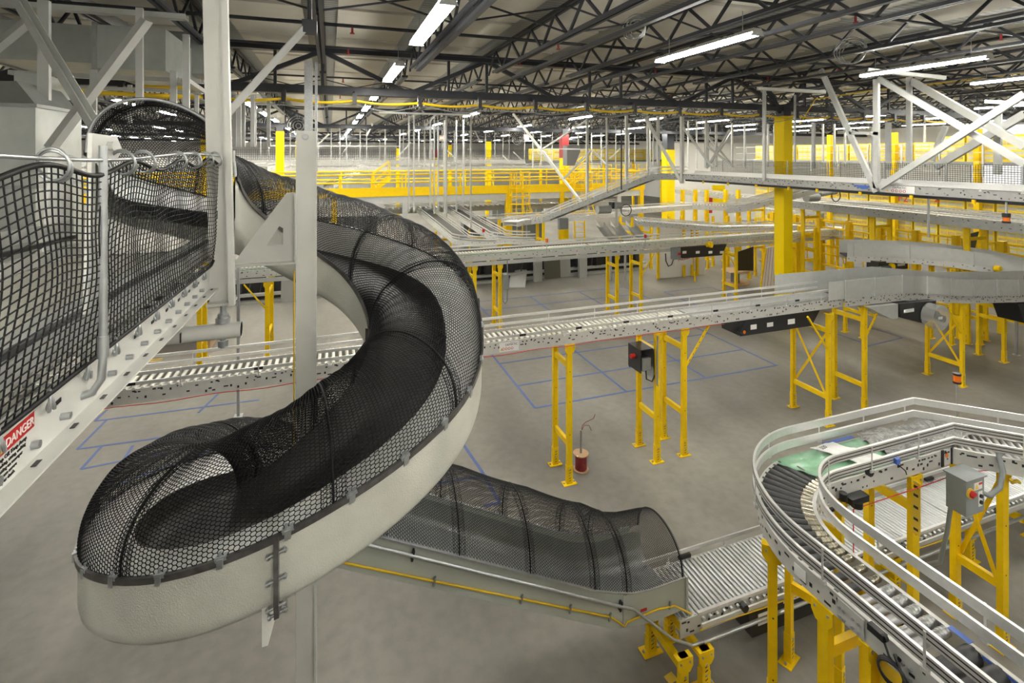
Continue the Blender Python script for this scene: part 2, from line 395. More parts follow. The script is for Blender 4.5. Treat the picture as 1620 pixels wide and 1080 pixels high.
def girder(y, x0, x1, label):
    t = thing('roof_girder', label, 'girder', ((x0+x1)/2, y, 7.52))
    mb = MB().box((x0,y-.13,7.52),(x1,y+.13,7.68)); mb.box((x0,y-.02,7.66),(x1,y+.02,7.74)); mb.build('bottom_chord', DRK, t)
    MB().box((x0,y-.13,8.55),(x1,y+.13,8.72)).build('top_chord', DRK, t)
    n = int((x1-x0)/2.15); xa = JX[0]
    w = MB()
    k = 0
    for x in JX:
        if x < x0+.5 or x > x1-2.2: continue
        if k % 2 == 0: w.beam((x,y,8.6),(x+2.15,y,7.62),.11,.11)
        else: w.beam((x,y,7.62),(x+2.15,y,8.6),.11,.11)
        w.beam((x+1.07,y,7.62),(x+1.07,y,8.6),.07,.07) if k % 2 else w.beam((x,y,7.62),(x,y,8.6),.07,.07)
        k += 1
    w.build('web', DRK, t)
girder(13.7, -20, 36, 'big dark roof girder carrying the yellow hose across the hall')
girder(31.0, -26, 43, 'second dark roof girder beyond the yellow hose')
girder(48.0, -30, 43, 'third dark roof girder beyond the yellow hose')
girder(65.0, -30, 43, 'farthest dark roof girder beyond the yellow hose')
# columns
CW = .4
def column(x, y, w, base=0, label='', red=False, ytop=6.9, kind=None):
    t = thing('column', label, 'column', (x, y, 0))
    MB().box((x-w/2,y-w/2,.0),(x+w/2,y+w/2,ytop)).build('yellow_sleeve', YELB, t)
    MB().box((x-w/2+.03,y-w/2+.03,ytop),(x+w/2-.03,y+w/2-.03,7.66)).build('dark_shaft', DRK, t)
    b = MB()
    for k in range(4):
        a = k*math.pi/2; b.beam((x+math.cos(a)*.1,y+math.sin(a)*.1,7.45),(x+math.cos(a)*.9,y+math.sin(a)*.9,8.5),.12,.12) if k % 2 == 0 else None
    b.build('knee_brace', DRK, t)
    if red: MB().box((x-w/2-.01,y-w/2-.01,5.8),(x+w/2+.01,y+w/2+.01,ytop+.05)).build('red_band', REDCOL, t)
    return t
column(14.95, 13.7, .4, label='tall yellow column beside the upper netted conveyor', ytop=7.35)
column(14.7, 31, .46, label='yellow column with red band behind the platform cage ladder', red=True, ytop=7.3)
column(14.6, 48, .5, label='yellow column rising behind the platform handrail', ytop=7.3)
column(-2.6, 31, .4, label='yellow column left of the chute post, beyond the net canopy', ytop=7.3)
column(-2.6, 48, .4, label='far yellow column just right of the nearer left column', ytop=7.2)
column(-6.2, 31, .4, label='yellow column farthest left, above the net canopy edge', ytop=7.3)
column(24.6, 33.2, .7, label='wide yellow column in front of the white partition wall', ytop=6.4)
column(-2.6, 65, .4, label='most distant yellow column seen left of the centre', ytop=7.3)
column(14.6, 65, .4, label='most distant yellow column near the far end wall', ytop=7.3)
column(5.9, 48, .3, label='thin yellow column behind the left platform stair', ytop=6.6)
column(8.2, 42, .3, label='thin yellow column with red top behind the platform', ytop=6.4, red=True)
# bridging rods and sprinkler pipes across the joists
for y, z, r, lab in [(6.6,8.52,.03,'dark sprinkler pipe across the joists nearest the camera'),(10.2,8.45,.035,'dark sprinkler pipe across the joists before the girder'),(12.6,8.5,.03,'dark sprinkler pipe close in front of the girder'),(17.5,8.5,.03,'dark sprinkler pipe beyond the yellow hose girder'),(22.5,8.5,.03,'dark sprinkler pipe over the platform')]:
    t = thing('sprinkler_pipe', lab, 'pipe', (8, y, z))
    MB().cyl((-16,y,z),(34,y,z),r,8).build('pipe', DRK, t)
    for x in (-7.3, -3.4, .4, 4.7, 8.9, 13.1):
        MB().cyl((x,y,z-.13),(x,y,z),.022,8).cyl((x,y,z-.15),(x,y,z-.13),.045,8).build('sprinkler_head', REDCOL, t)
# cross bracing rods between joists
for k in range(-5, 12):
    x = JX[16]+2.15*k
    for y in (4.3, 8.4, 19.5):
        tag(MB().beam((x,y,ZB+.05),(x+2.15,y,ZT-.08),.03,.03).beam((x,y+.04,ZT-.08),(x+2.15,y+.04,ZB+.05),.03,.03).build('joist_bridging', DRK), 'dark crossed bridging bars between two roof joists', 'bridging', 'joist bridging bars')

# ---- yellow hose hung under the girder, with its clips and the grey cable below
t = thing('yellow_hose', 'long yellow hose clipped in shallow swags under the big girder', 'hose', (5, 13.35, 7.3))
pts = []; clips = [-14+1.62*k for k in range(24)]
for i in range(len(clips)-1):
    for j in range(6):
        f = j/6; x = clips[i]+(clips[i+1]-clips[i])*f; pts.append((x, 13.35, 7.35-.07*math.sin(math.pi*f)))
MB().tube(pts, .034, 6).build('hose', YCAB, t)
for x in clips:
    MB().box((x-.05,13.29,7.26),(x+.05,13.42,7.54)).cyl((x,13.35,7.5),(x,13.57,7.6),.02,6).build('clip', BLKP, t)
pts2 = [(x, y+.04, z-.12-.05*math.sin(i*.8)) for i, (x, y, z) in enumerate(pts)]
tag(MB().tube(pts2, .014, 5).build('grey_cable', GALD), 'thin grey cable sagging just below the yellow hose', 'cable')
# second thin yellow hose crossing toward the right
pa = P(1265,197,Y=13.0); 
tag(MB().tube([P(1265,197,Y=13.3),P(1290,157,Y=12.6),P(1400,140,Y=11.6),P(1520,128,Y=10.8),P(1620,115,Y=10.2)],.02,6).build('yellow_air_hose', YCAB), 'thin yellow hose rising from the column to the upper right', 'hose')

# ---- linear lights
ROWS = [(-19,4.6),(-14.8,4.6),(-10.6,4.6),(-6.6,4.6),(-2.7,4.4),(1.31,4.4),(5.95,7.5),(11.4,7.5),(15.3,7.5),(19.3,7.5),(23.6,4.4),(28,4.4),(33,4.4)]  # last three rows spaced tighter, extra fixtures added to brighten the partition
def make_light():
    t = thing('linear_light', 'x', 'ceiling light', (0,0,0))
    mb = MB(); prof = [(-.15,.022),(-.05,.05),(-.05,.09),(.05,.09),(.05,.05),(.15,.022),(.15,.028),(.06,.056),(.06,.1),(-.06,.1),(-.06,.056),(-.15,.028)]
    prof = [(-.105,.034),(.105,.034),(.05,.09),(-.05,.09)]
    mb.sweep([((0,-1.2,0),(1,0,0),(0,0,1)),((0,1.2,0),(1,0,0),(0,0,1))], prof)
    for y in (-1.2, 1.18): mb.prism([(-.12,y,-.02),(-.06,y,.09),(.06,y,.09),(.12,y,-.02)], (0,.02,0))
    mb.build('housing', STL, t, world=False)
    for x in (-.085, 0, .085):
        MB().cyl((x,-1.17,.012),(x,1.17,.012),.017,8).build('tube', TUBE, t, world=False)
    for y in (-.9, .9): MB().cyl((0,y,.07),(0,y,.42),.006,5).build('hanger', GALD, t, world=False)
    return t
proto = None; ZL = 7.78
for ri, (x, step) in enumerate(ROWS):
    n = 0; y = 7.1-step*(int(17/step))
    while y < 78:
        D = x*sT+y*cT
        behind = y < 0
        if -11.5 < y < -4 or (-11 < y if x > 5 else ((-4 < y < .5 or y > 3) if x > 0 else (y > 16 or (x > -3 and -4 < y < 0)))):  # fixtures behind the viewpoint are unseen, added to fill front faces with light
            u = CX+F*(x*cT-y*sT)/max(D,.01)
            vis = D > 1 and -150 < u < 1770
            if (vis or (y < 6 and abs(x) < 16)) and abs(y-13.7) > 1.3 and abs(y-31) > 1.3 and abs(y-48) > 1.3 and abs(y-65) > 1.3 and not (y > 33 and x > 24):
                row = '%s row of linear lights from the left' % od(ri)
                lab = 'lit linear ceiling light, %s along the %s' % (od(n), row)
                if proto is None: proto = make_light(); o = proto; o.location = (x,y,ZL); o['label'] = lab; o['group'] = 'linear ceiling lights'
                else: o = dup(proto, (x,y,ZL), None, lab, 'linear ceiling lights')
                n += 1
        y += step
# dark cable rail strung beside the nearest lights, and two further ones
for x, y0, y1, z, lab in [(2.0,-2,12.4,8.02,'dark cable rail beside the brightest ceiling light'),(4.55,-2,12.7,8.0,'dark cable rail above the middle of the hall'),(6.9,-2,12.7,8.0,'dark cable rail right of the middle ceiling light')]:
    tag(MB().channel((x,y0,z),(x,y1,z),.1,.06,.012).build('cable_rail', DRK), lab, 'cable rail')
# coiled cable loops
for x, y, z, R, lab in [(P(1003,42,D=9.5).x,P(1003,42,D=9.5).y,P(1003,42,D=9.5).z,.24,'coil of grey cable hanging from a joist near the middle'),(P(1345,80,D=11).x,P(1345,80,D=11).y,P(1345,80,D=11).z,.3,'coil of grey cable hanging above the right hand lights')]:
    mb = MB()
    for k in range(4): mb.torus((x+.03*k, y, z-.02*k), (1,.5,.15*k-.2), R-.03*k, .011, 20, 5)
    tag(mb.build('cable_coil', GALD), lab, 'cable coil')
# exit signs hung far away
for x, y, D in [(700,218,38),(833,217,40)]:
    q = P(x, y, D=D); t = thing('exit_sign', 'small lit red exit sign hanging %s' % ('left of the yellow column' if x < 750 else 'near the far round fan'), 'sign', q)
    MB().box((q.x-.22,q.y,q.z-.2),(q.x+.22,q.y+.06,q.z+.2)).build('case', WHT, t)
    MB().cyl((q.x,q.y+.03,q.z+.2),(q.x,q.y+.03,8.2),.012,5).build('rod', GALD, t)
    text_mesh('lettering', 'EXIT', .2, EXITM, t, (q.x-.2, q.y-.004, q.z-.07), (1,0,0), (0,0,1))
# round fan by the far lights
for x, y, D, lab in [(472,199,26,'round caged fan hanging beside the left row of lights'),(820,219,40,'round caged fan far away near the exit sign')]:
    q = P(x, y, D=D); t = thing('hanging_fan', lab, 'fan', q)
    b = MB()
    for R in (.12,.25,.38,.5): b.torus(q, (0,1,0), R, .02, 20, 5)
    b.build('cage', GALD, t)
    f = MB()
    for k in range(5):
        a = k*2*math.pi/5; c, s = math.cos(a), math.sin(a)
        f.obox((q.x+c*.26,q.y+.1,q.z+s*.26),(c*.4,0,s*.4),(-s*.16,.06,c*.16),(0,.01,0))
    f.cyl((q.x,q.y+.02,q.z),(q.x,q.y+.3,q.z),.1,10).build('blades', BLKM, t)
    MB().cyl((q.x,q.y+.2,q.z),(q.x,q.y+.2,8.1),.03,6).build('rod', DRK, t)

# unseen mezzanine floor under the viewpoint, added and extended to shade the hall floor
struct(MB().box((-14,-11,4.2),(4.5,.6,4.4)).box((-14,.6,4.2),(-5.2,8.5,4.4)).build('floor_shade_deck', PANG))
for k, x in enumerate((-10,-4,3)): struct(MB().box((x-.15,-5.15,0),(x+.15,-4.85,4.2)).build('trim_%d' % (k+1), YEL))
# ================================================================ conveyor kit
def frames(pts):
    pts = [Vector(p) for p in pts]; out = []; N = len(pts)
    for i, p in enumerate(pts):
        d0 = (pts[i]-pts[i-1]) if i > 0 else None; d1 = (pts[i+1]-pts[i]) if i < N-1 else None
        n0 = Vector((-d0.y, d0.x, 0)).normalized() if d0 is not None else None
        n1 = Vector((-d1.y, d1.x, 0)).normalized() if d1 is not None else None
        if n0 is None: l = n1
        elif n1 is None: l = n0
        else:
            l = (n0+n1).normalized(); l = l/max(.4, l.dot(n0))
        out.append((p, l, Vector((0,0,1))))
    return out
def shift(fr, d, dz=0): return [(p+l*d+Vector((0,0,dz)), l, u) for p, l, u in fr]
def arc(cx, cy, r, a0, a1, z0, z1=None, n=20):
    z1 = z0 if z1 is None else z1; o = []
    for i in range(n+1):
        a = math.radians(a0+(a1-a0)*i/n); o.append((cx+r*math.cos(a), cy+r*math.sin(a), z0+(z1-z0)*i/n))
    return o
class Along:
    def __init__(s, pts):
        s.p = [Vector(p) for p in pts]; s.c = [0.]
        for a, b in zip(s.p, s.p[1:]): s.c.append(s.c[-1]+(b-a).length)
        s.L = s.c[-1]
    def at(s, d):
        d = min(max(d, 0), s.L)
        for i in range(len(s.p)-1):
            if d <= s.c[i+1] or i == len(s.p)-2:
                f = (d-s.c[i])/max(1e-9, s.c[i+1]-s.c[i]); t = (s.p[i+1]-s.p[i]).normalized()
                return s.p[i].lerp(s.p[i+1], f), t
ROLLM = {}
def roller_mesh(w, r, m, n=10):
    k = (round(w,3), r, m.name)
    if k not in ROLLM:
        mb = MB().cyl((-w/2,0,0),(w/2,0,0), r, n); mb.cyl((-w/2-.012,0,0),(w/2+.012,0,0), r*.3, 6, 1)
        ROLLM[k] = mb.mesh('roller', [m, GALD])
    return ROLLM[k]
HOLE = [(.04,.022),(.018,.018),(.026,.034),(.06,.018)]
def side_frame(root, fr, d, h, out, m=FRM, holes=True, seed=0, flange=.035, name='side_frame', step=.11):
    """C-channel whose web stands at lateral d; out = +1/-1 direction of outer face; origin height = frame bottom"""
    rnd = random.Random(seed); mb = MB(); t = .006
    i = -out
    prof = [(0,0),(i*flange,0),(i*flange,t),(i*t,t),(i*t,h-t),(i*flange,h-t),(i*flange,h),(0,h)]
    mb.sweep(shift(fr, d), prof, 0)
    if holes:
        al = Along([p+l*d for p, l, u in fr]); s = .05
        while s < al.L:
            p, tg = al.at(s); hw, hh = rnd.choice(HOLE); z = rnd.choice([.22,.38,.55,.72,.86])*h
            l = Vector((-tg.y, tg.x, 0)).normalized()
            mb.obox(p+Vector((0,0,z))+l*out*.0005, tg*hw, l*.004, Vector((0,0,hh)), 1)
            if rnd.random() < .35: mb.obox(p+Vector((0,0,h*.8))+l*out*.0005+tg*.02, tg*.03, l*.004, Vector((0,0,.02)), 1)
            s += step*rnd.uniform(.5, 1.5)
    return mb.build(name, [m, BLKP], root)
def guard_rail(root, fr, d, zc, m=ALU, h=.046, w=.02, ends=None, slot=False):
    mb = MB()
    if slot: prof = [(-w/2,-h/2),(w/2,-h/2),(w/2,-h*.15),(w*.1,-h*.15),(w*.1,h*.15),(w/2,h*.15),(w/2,h/2),(-w/2,h/2)]
    else: prof = [(-w/2,-h/2),(w/2,-h/2),(w/2,h/2),(-w/2,h/2)]
    mb.sweep(shift(fr, d, zc), prof)
    return mb.build('guard_rail', m, root)
def rail_posts(root, pts, d, z0, z1, step, out, first=.4):
    al = Along(pts); s = first
    while s < al.L:
        p, t = al.at(s); l = Vector((-t.y, t.x, 0)).normalized(); q = p+l*d
        b = MB(); b.obox(q+Vector((0,0,(z0+z1)/2))+l*out*.016, t*.016, l*.008, Vector((0,0,z1-z0)))
        b.obox(q+Vector((0,0,z0))+l*out*.01, t*.05, l*.03, Vector((0,0,.03)))
        b.build('rail_bracket', ALU, root); s += step
def rollers(root, pts, w, r, pitch, zc, m, start=.05, limit=100, name='roller'):
    al = Along(pts); me = roller_mesh(w, r, m); off = wloc(root); n = 0; s = start; extra = MB()
    while s < al.L-.02:
        p, t = al.at(s)
        if n < limit:
            o = bpy.data.objects.new(name, me); COL.objects.link(o); setp(o, root)
            o.location = p+Vector((0,0,zc))-off; o.rotation_euler = (0, 0, math.atan2(t.y, t.x)+math.pi/2)
        n += 1; s += pitch
    return n
def conveyor(name, label, cat, pts, w, h, roll=None, rails=((.15,),( .15,)), group=None, seed=1, holes=True, hstep=.08, brk=1.0, bed=None, frm=FRM):
    """pts = centreline at frame-bottom height"""
    c = Vector(pts[len(pts)//2]); root = thing(name, label, cat, (c.x, c.y, min(p[2] for p in pts)), 0, group)
    fr = frames(pts)
    side_frame(root, fr, w/2, h, 1, frm, holes, seed, step=hstep); side_frame(root, fr, -w/2, h, -1, frm, holes, seed+9, step=hstep)
    cross = MB(); al = Along(pts); s = .3
    while s < al.L:
        p, t = al.at(s); l = Vector((-t.y, t.x, 0)).normalized()
        cross.beam(p+l*(w/2-.01)+Vector((0,0,.05)), p-l*(w/2-.01)+Vector((0,0,.05)), .04, .04); s += .9
    cross.build('cross_member', FRM, root)
    if roll:
        m, r, pitch = roll[:3]; rollers(root, pts, w-.03, r, pitch, h-.012, m, pitch*.5)
    if bed:
        b = MB(); b.sweep(fr, [(-w/2+.02,h-.05),(w/2-.02,h-.05),(w/2-.02,h-.01),(-w/2+.02,h-.01)]); b.build('belt', bed, root)
    for k, zs in ((1, rails[0]), (-1, rails[1])):
        for z in zs: guard_rail(root, fr, k*(w/2+.005), h+z)
        if zs: rail_posts(root, pts, k*(w/2+.005), h-.02, h+max(zs)+.01, brk, k)
    return root
# ---------------------------------------------------------------- yellow H-frame leg stands
def leg_parts(root, x, y, ztop, lw=.1, ld=.07, cap=True, sleeve=.34, base=0.):
    lg = MB(); t = .008                                          # channel section open to one side
    lg.box((x-lw/2,y-ld/2,base),(x+lw/2,y+ld/2,ztop))
    for z in (.9, 1.5, 2.05):
        if z < ztop-.2: lg.cyl((x,y-ld/2-.002,z),(x,y-ld/2,z),.009,8,1)
    lo = lg.build('leg', [YEL, BLKP], root, world=False)
    if sleeve:
        b = MB(); e = .007
        b.box((x-lw/2-e,y-ld/2-e,.0),(x+lw/2+e,y+ld/2+e,sleeve))
        for k in range(5): b.obox((x, y-ld/2-e-.0005, .07+k*.048), (.035,0,.014), (0,.003,0), (0,0,.011), 1)
        for z in (.17,.29): b.cyl((x,y-ld/2-e-.012,z),(x,y-ld/2-e,z),.014,6,2)
        so = b.build('adjusting_sleeve', [YEL, BLKP, GAL], lo, world=False)
    p = MB(); p.box((x-.13,y-.075,0),(x+.13,y+.075,.012))
    for k in (-1,1): p.cyl((x+k*.1,y,.012),(x+k*.1,y,.035),.016,6,1)
    p.build('foot_plate', [YEL, GAL], lo, world=False)
    if cap:
        c = MB(); c.prism([(x-.1,y-ld/2-.012,ztop+.0),(x+.1,y-ld/2-.012,ztop),(x+.1,y-ld/2-.012,ztop-.1),(x+.06,y-ld/2-.012,ztop-.16),(x-.06,y-ld/2-.012,ztop-.16),(x-.1,y-ld/2-.012,ztop-.1)],(0,.012,0))
        for k in (-1,1): c.cyl((x+k*.06,y-ld/2-.022,ztop-.05),(x+k*.06,y-ld/2-.01,ztop-.05),.012,6,1)
        c.box((x-.1,y-ld/2,ztop-.012),(x+.1,y+ld/2,ztop+.0))
        c.build('cap_plate', [YEL, GAL], lo, world=False)
    return lo
def stand(label, x, y, rz, w, ztop, group=None, bars=(.7,), top=True, xb=False, knee=0, lw=.1, cap=True, sleeve=.34, name='conveyor_stand'):
    """local: front leg at origin, rear leg at (0, w); rz turns it"""
    root = thing(name, label, 'conveyor stand', (x, y, 0), rz, group)
    for yy in (0, w): leg_parts(root, 0, yy, ztop, lw, cap=cap, sleeve=sleeve if ztop > 1 else .2)
    zs = list(bars)+([ztop-.4] if top else [])
    for z in zs: MB().box((-.03,.03,z-.05),(.03,w-.03,z+.05)).build('crossbar', YEL, root, world=False)
    if xb:
        za, zb = zs[0]+.05, (zs[-1] if len(zs) > 1 else ztop-.15)
        MB().beam((-.045,.03,za),(-.045,w-.03,zb),.012,.05).build('cross_brace', YEL, root, world=False)
        MB().beam((.045,w-.03,za),(.045,.03,zb),.012,.05).build('cross_brace', YEL, root, world=False)
    if knee:
        for yy in ((0,) if abs(knee) < 2 else (0, w)):
            k = 1 if knee > 0 else -1; L = .62
            b = MB().beam((k*.05,yy,ztop-L*1.25),(k*.62,yy,ztop-.02),.035,.035)
            for j in range(7): b.obox((k*(.05+.08*j),yy-.0182,ztop-L*1.25+.11*j), (.02*k,0,.026), (0,.002,0), (.007,0,-.006), 1)
            b.build('knee_brace', [YEL, BLKP], root, world=False)
    return root
def drive_box(label, x0, x1, y, z0, z1, depth, flip=1):
    t = thing('drive_housing', label, 'drive unit', ((x0+x1)/2, y, z0))
    c = .22*(z1-z0)
    MB().prism([(x0,y,z1),(x0+.06,y,z0),(x1-.25,y,z0),(x1,y,z1)], (0,depth,0)).build('cover', BLKM, t)
    return t

# ================================================================ straight roller line across the hall (frame bottom 2.55)
MY = (8.45+9.1)/2; MW = .65; MZ = 2.55; MH = .2
M1 = conveyor('roller_conveyor', 'light roller conveyor section at left, passing under the white rail and behind the chute', 'conveyor', [(-8.4,MY,MZ),(1.6,MY,MZ)], MW, MH, (ROLW,.028,.105), ((.08,.21),(.08,.21)), seed=3)
M2 = conveyor('roller_conveyor', 'light roller conveyor section over the paired yellow legs, right of the chute', 'conveyor', [(1.6,MY,MZ),(6.9,MY,MZ)], MW, MH, (ROLW,.028,.105), ((.08,.21),(.08,.21)), seed=4)
M3 = conveyor('roller_conveyor', 'roller conveyor section with the black drive box hung below it', 'conveyor', [(6.9,MY,MZ),(11.0,MY,MZ)], MW, MH, (ROLL,.025,.062), ((.08,.21),(.08,.21)), seed=5)
for root, xs in ((M1,(-6,-4.2,-2.6,-1,.5)),(M2,(2.1,3.2,4.3,5.3,6.3)),(M3,(7.4,8.5,9.6))):
    for x in xs:
        MB().box((x-.06,8.43,2.81),(x+.06,8.47,2.85)).build('photo_eye', BLKP, root); MB().box((x-.05+.25,9.1,2.81),(x+.05+.25,9.13,2.85)).build('photo_eye', BLKP, root)
# red pull cord below the front frame
tag(MB().tube([(x, 8.41, 2.545-.012*math.sin(x*5)) for x in np.linspace(-6, 7.6, 60)], .006, 5).build('pull_cord', REDM), 'red emergency pull cord along the lower edge of the light roller conveyor', 'cord')
def label_plate(root, x, y, z, w, h, ls, name='label_plate', big='', cols=True):
    """white label with printed lines on a face looking toward -Y"""
    p = MB().box((x-w/2,y-.002,z-h/2),(x+w/2,y,z+h/2)).build(name, PAPER, root)
    if big: text_mesh('lettering', big, h*.34, BLKP, p, (x-w*.2, y-.0025, z+h*.1), (1,0,0), (0,0,1))
    if cols:
        b = MB()
        for k in range(4): b.torus((x-w*.3+k*h*.34, y-.0025, z-h*.2),(0,1,0),h*.12,h*.03,10,4)
        b.build('warning_symbol', REDM, p)
        MB().prism([(x-w*.45,y-.0025,z-h*.35),(x-w*.45+h*.26,y-.0025,z-h*.35),(x-w*.45+h*.13,y-.0025,z-h*.05)],(0,-.001,0)).build('warning_triangle', TAPEY, p)
    return p
label_plate(M2, 2.95, 8.447, 2.655, .36, .16, 3, big='DEMATIC')
# stands below it
stand('yellow leg stand with two posts beside the red wire spool', 4.12, 8.47, 0, .62, MZ, bars=(.72,))
stand('yellow leg stand carrying the dark motor box', 6.03, 8.49, 0, .62, MZ, bars=(.85,))
stand('yellow leg stand with a slanted brace, right of the motor box stand', 6.67, 8.5, 0, .66, MZ, bars=(.85,), knee=1)
stand('yellow cross braced stand at the end of the roller line, below the black drive box', 10.42, 8.35, 0, .92, MZ-.05, bars=(.62,), xb=True, knee=-1)
stand('yellow leg stand with long slanted brace, at the start of the grey walled conveyor', 11.75, 8.5, 0, .75, MZ, bars=(.62,), knee=1)
# motor box on the second stand
t = thing('motor_box', 'dark open motor box with red button hung on a yellow leg', 'control box', (6.0, 8.5, 1.75))
MB().box((5.70,8.55,2.18),(5.98,8.98,2.2)).box((5.70,8.95,1.72),(5.98,8.98,2.2)).box((5.69,8.55,1.75),(5.71,8.98,2.2)).build('housing', BLKM, t)
MB().box((5.98,8.5,1.6),(6.0,8.98,2.2)).build('mount_plate', GAL, t)
MB().cyl((5.72,8.72,1.9),(5.96,8.72,1.9),.12,14).cyl((5.9,8.72,1.9),(5.93,8.72,1.9),.135,14).build('motor', BLKR, t)
MB().box((5.74,8.56,1.78),(5.94,8.62,2.02)).build('driver_unit', GALD, t)
MB().cyl((5.69,8.75,2.02),(5.6,8.75,2.02),.045,12).build('red_button', REDM, t)
MB().tube([(5.85,8.6,1.78),(5.83,8.55,1.62),(5.92,8.5,1.58),(5.99,8.5,1.7)],.016,6).build('cable', BLKP, t)
tag(MB().tube([(5.98,8.39,2.5),(5.965,8.39,2.2),(5.965,8.39,1.55)],.02,8).build('conduit', GAL), 'short galvanized conduit on the yellow leg beside the motor box', 'conduit')
# black drive box under section three
t = drive_box('black drive box with white labels below the roller conveyor', 8.05, 10.35, 8.5, 2.2, 2.53, .55)
for x, w, h in ((8.45,.16,.1),(8.9,.17,.09),(9.5,.2,.11)):
    MB().box((x-w/2,8.496,2.36-h/2),(x+w/2,8.5,2.36+h/2)).build('label', PAPER, t)
MB().cyl((8.2,8.49,2.28),(8.2,8.5,2.28),.035,10).build('orange_button', ORG, t)
b = MB()
for k in range(5): b.tube([(8.1+.03*k,8.5,2.5),(7.85+.04*k,8.48,2.36-.03*k),(8.1+.02*k,8.49,2.28-.01*k)],.012,5)
b.build('cable_bundle', BLKP, t)
# beacon lying on the joint
q = P(1333,466,Y=8.5); t = thing('warning_beacon', 'orange and black beacon lying at the joint of the roller line and grey walled belt', 'beacon', q)
MB().cyl((q.x-.14,q.y,q.z),(q.x,q.y,q.z),.05,12).build('base', BLKP, t); MB().cyl((q.x,q.y,q.z),(q.x+.13,q.y,q.z),.045,12).build('lens', ORG, t)

# ================================================================ grey walled belt continuing the line
BP = [(11.0,MY,2.55),(13.0,MY+.03,2.5),(15.5,MY+.12,2.16),(17.8,MY+.1,1.98),(19.3,MY+.02,1.92)]
BC = conveyor('belt_conveyor', 'grey walled belt conveyor running right from the end of the light roller line', 'conveyor', BP, .72, .2, None, ((),()), seed=8, bed=BLKR)
def wallpanel(root, pts, d, z0, z1, m, t=.006, name='side_wall', ribs=None, out=1, start=None):
    fr = shift(frames(pts), d); mb = MB(); mb.sweep(fr, [(-t/2,z0),(t/2,z0),(t/2,z1),(-t/2,z1)]); 
    w = mb.build(name, m, root)
    if ribs:
        al = Along([p for p, l, u in fr]); s = .2 if start is None else start
        while s < al.L:
            p, tg = al.at(s); l = Vector((-tg.y, tg.x, 0)).normalized()
            MB().obox(p+l*out*.022+Vector((0,0,(z0+z1)/2)), tg*.02, l*.03, Vector((0,0,z1-z0+.03))).build('stiffener', STL, w); s += ribs
    return w
WP = [(10.45,MY-.02,2.55)]+BP
wallpanel(BC, [(9.75,MY,2.55),(10.2,MY,2.55)]+BP[1:], .40, .2, .66, STL, ribs=1.7)
wallpanel(BC, [(10.45,MY,2.55)]+BP[1:], -.40, .2, .62, STL, ribs=.95, out=-1, start=.5)
stand('yellow cross braced stand beneath the clear round motor guard', 15.45, 8.6, 0, .82, 2.16, bars=(.55,), xb=True, knee=-1)
stand('single row yellow stand behind the clear round guard, with many holes', 18.4, 9.2, 0, .62, 1.95, bars=(1.2,))
tag(MB().cyl((19.4,9.4,0),(19.4,9.4,.012),.1,10).box((19.37,9.37,0),(19.43,9.43,1.9)).build('grey_prop', GAL), 'grey galvanized prop with round foot at the right edge', 'prop')
# gearmotor with clear guard
t = thing('gearmotor', 'black gearmotor inside a clear round guard below the grey walled belt', 'motor', (14.3, 8.3, 1.4))
q = P(1490,503,Y=8.0)
MB().cyl((q.x,q.y,q.z),(q.x,q.y+.28,q.z),.29,28).build('clear_guard', CLEARP, t)
MB().obox((q.x+.02,q.y+.14,q.z),(.34,0,-.12),(0,.12,0),(.05,0,.14)).cyl((q.x-.1,q.y+.03,q.z+.06),(q.x-.1,q.y+.25,q.z+.06),.1,14).cyl((q.x+.14,q.y+.03,q.z-.05),(q.x+.14,q.y+.25,q.z-.05),.08,14).build('chain_case', BLKM, t)
MB().box((q.x-.1,q.y+.012,q.z-.03),(q.x+.05,q.y+.02,q.z+.03)).build('label', PAPER, t)
MB().prism([(q.x-1.0,q.y+.3,q.z+.35),(q.x+.3,q.y+.3,q.z+.3),(q.x+.3,q.y+.3,q.z-.05),(q.x-.1,q.y+.3,q.z-.22),(q.x-.95,q.y+.3,q.z+.02)],(0,.45,0)).build('gear_housing', BLKM, t)
MB().prism([(q.x-2.0,q.y+.33,q.z+.36),(q.x-1.0,q.y+.33,q.z+.34),(q.x-1.0,q.y+.33,q.z+.0),(q.x-1.2,q.y+.33,q.z+.0)],(0,.45,0)).build('belt_return_cover', STL, t)
MB().box((q.x-.85,q.y+.294,q.z+.12),(q.x-.5,q.y+.3,q.z+.2)).build('warning_label', PAPER, t)
t = thing('drive_housing', 'black box below the grey walled belt at the right edge', 'drive unit', (19.2,8.6,1.35))
MB().prism([(17.6,8.5,1.95),(19.3,8.45,1.9),(19.3,8.45,1.3),(17.9,8.5,1.4)],(0,.6,0)).build('cover', BLKM, t)
MB().box((18.2,8.46,1.55),(18.3,8.5,1.63)).build('latch', BLKP, t)
# ================================================================ curved roller conveyor at front right (frame bottom 2.2)
CZ, CH_ = 2.2, .19
acx, acy, RO, RI = 5.25, 3.36, 1.32, .77; RM = (RO+RI)/2; CWD = RO-RI
s_pts = [(acx-RM, 1.05, CZ),(acx-RM, acy, CZ)]
a_pts = arc(acx, acy, RM, 180, 90, CZ, n=22)
e_pts = [(acx, acy+RM, CZ),(7.32, acy+RM, CZ)]
x_pts = [(7.32, acy+RM, CZ),(9.6, acy+RM-2.28*.95, CZ)]
def inside_line(x): return x
CC = thing('curved_conveyor', 'roller conveyor at front right bending round from the black tapered rollers to straight zinc rollers', 'conveyor', (4.4, 3.6, CZ))
full = s_pts[:1]+a_pts+e_pts[1:]+x_pts[1:]
fr = frames(full)
side_frame(CC, fr, CWD/2, CH_, 1, FRM, True, 21, step=.075); side_frame(CC, fr, -CWD/2, CH_, -1, FRM, True, 22, step=.075)
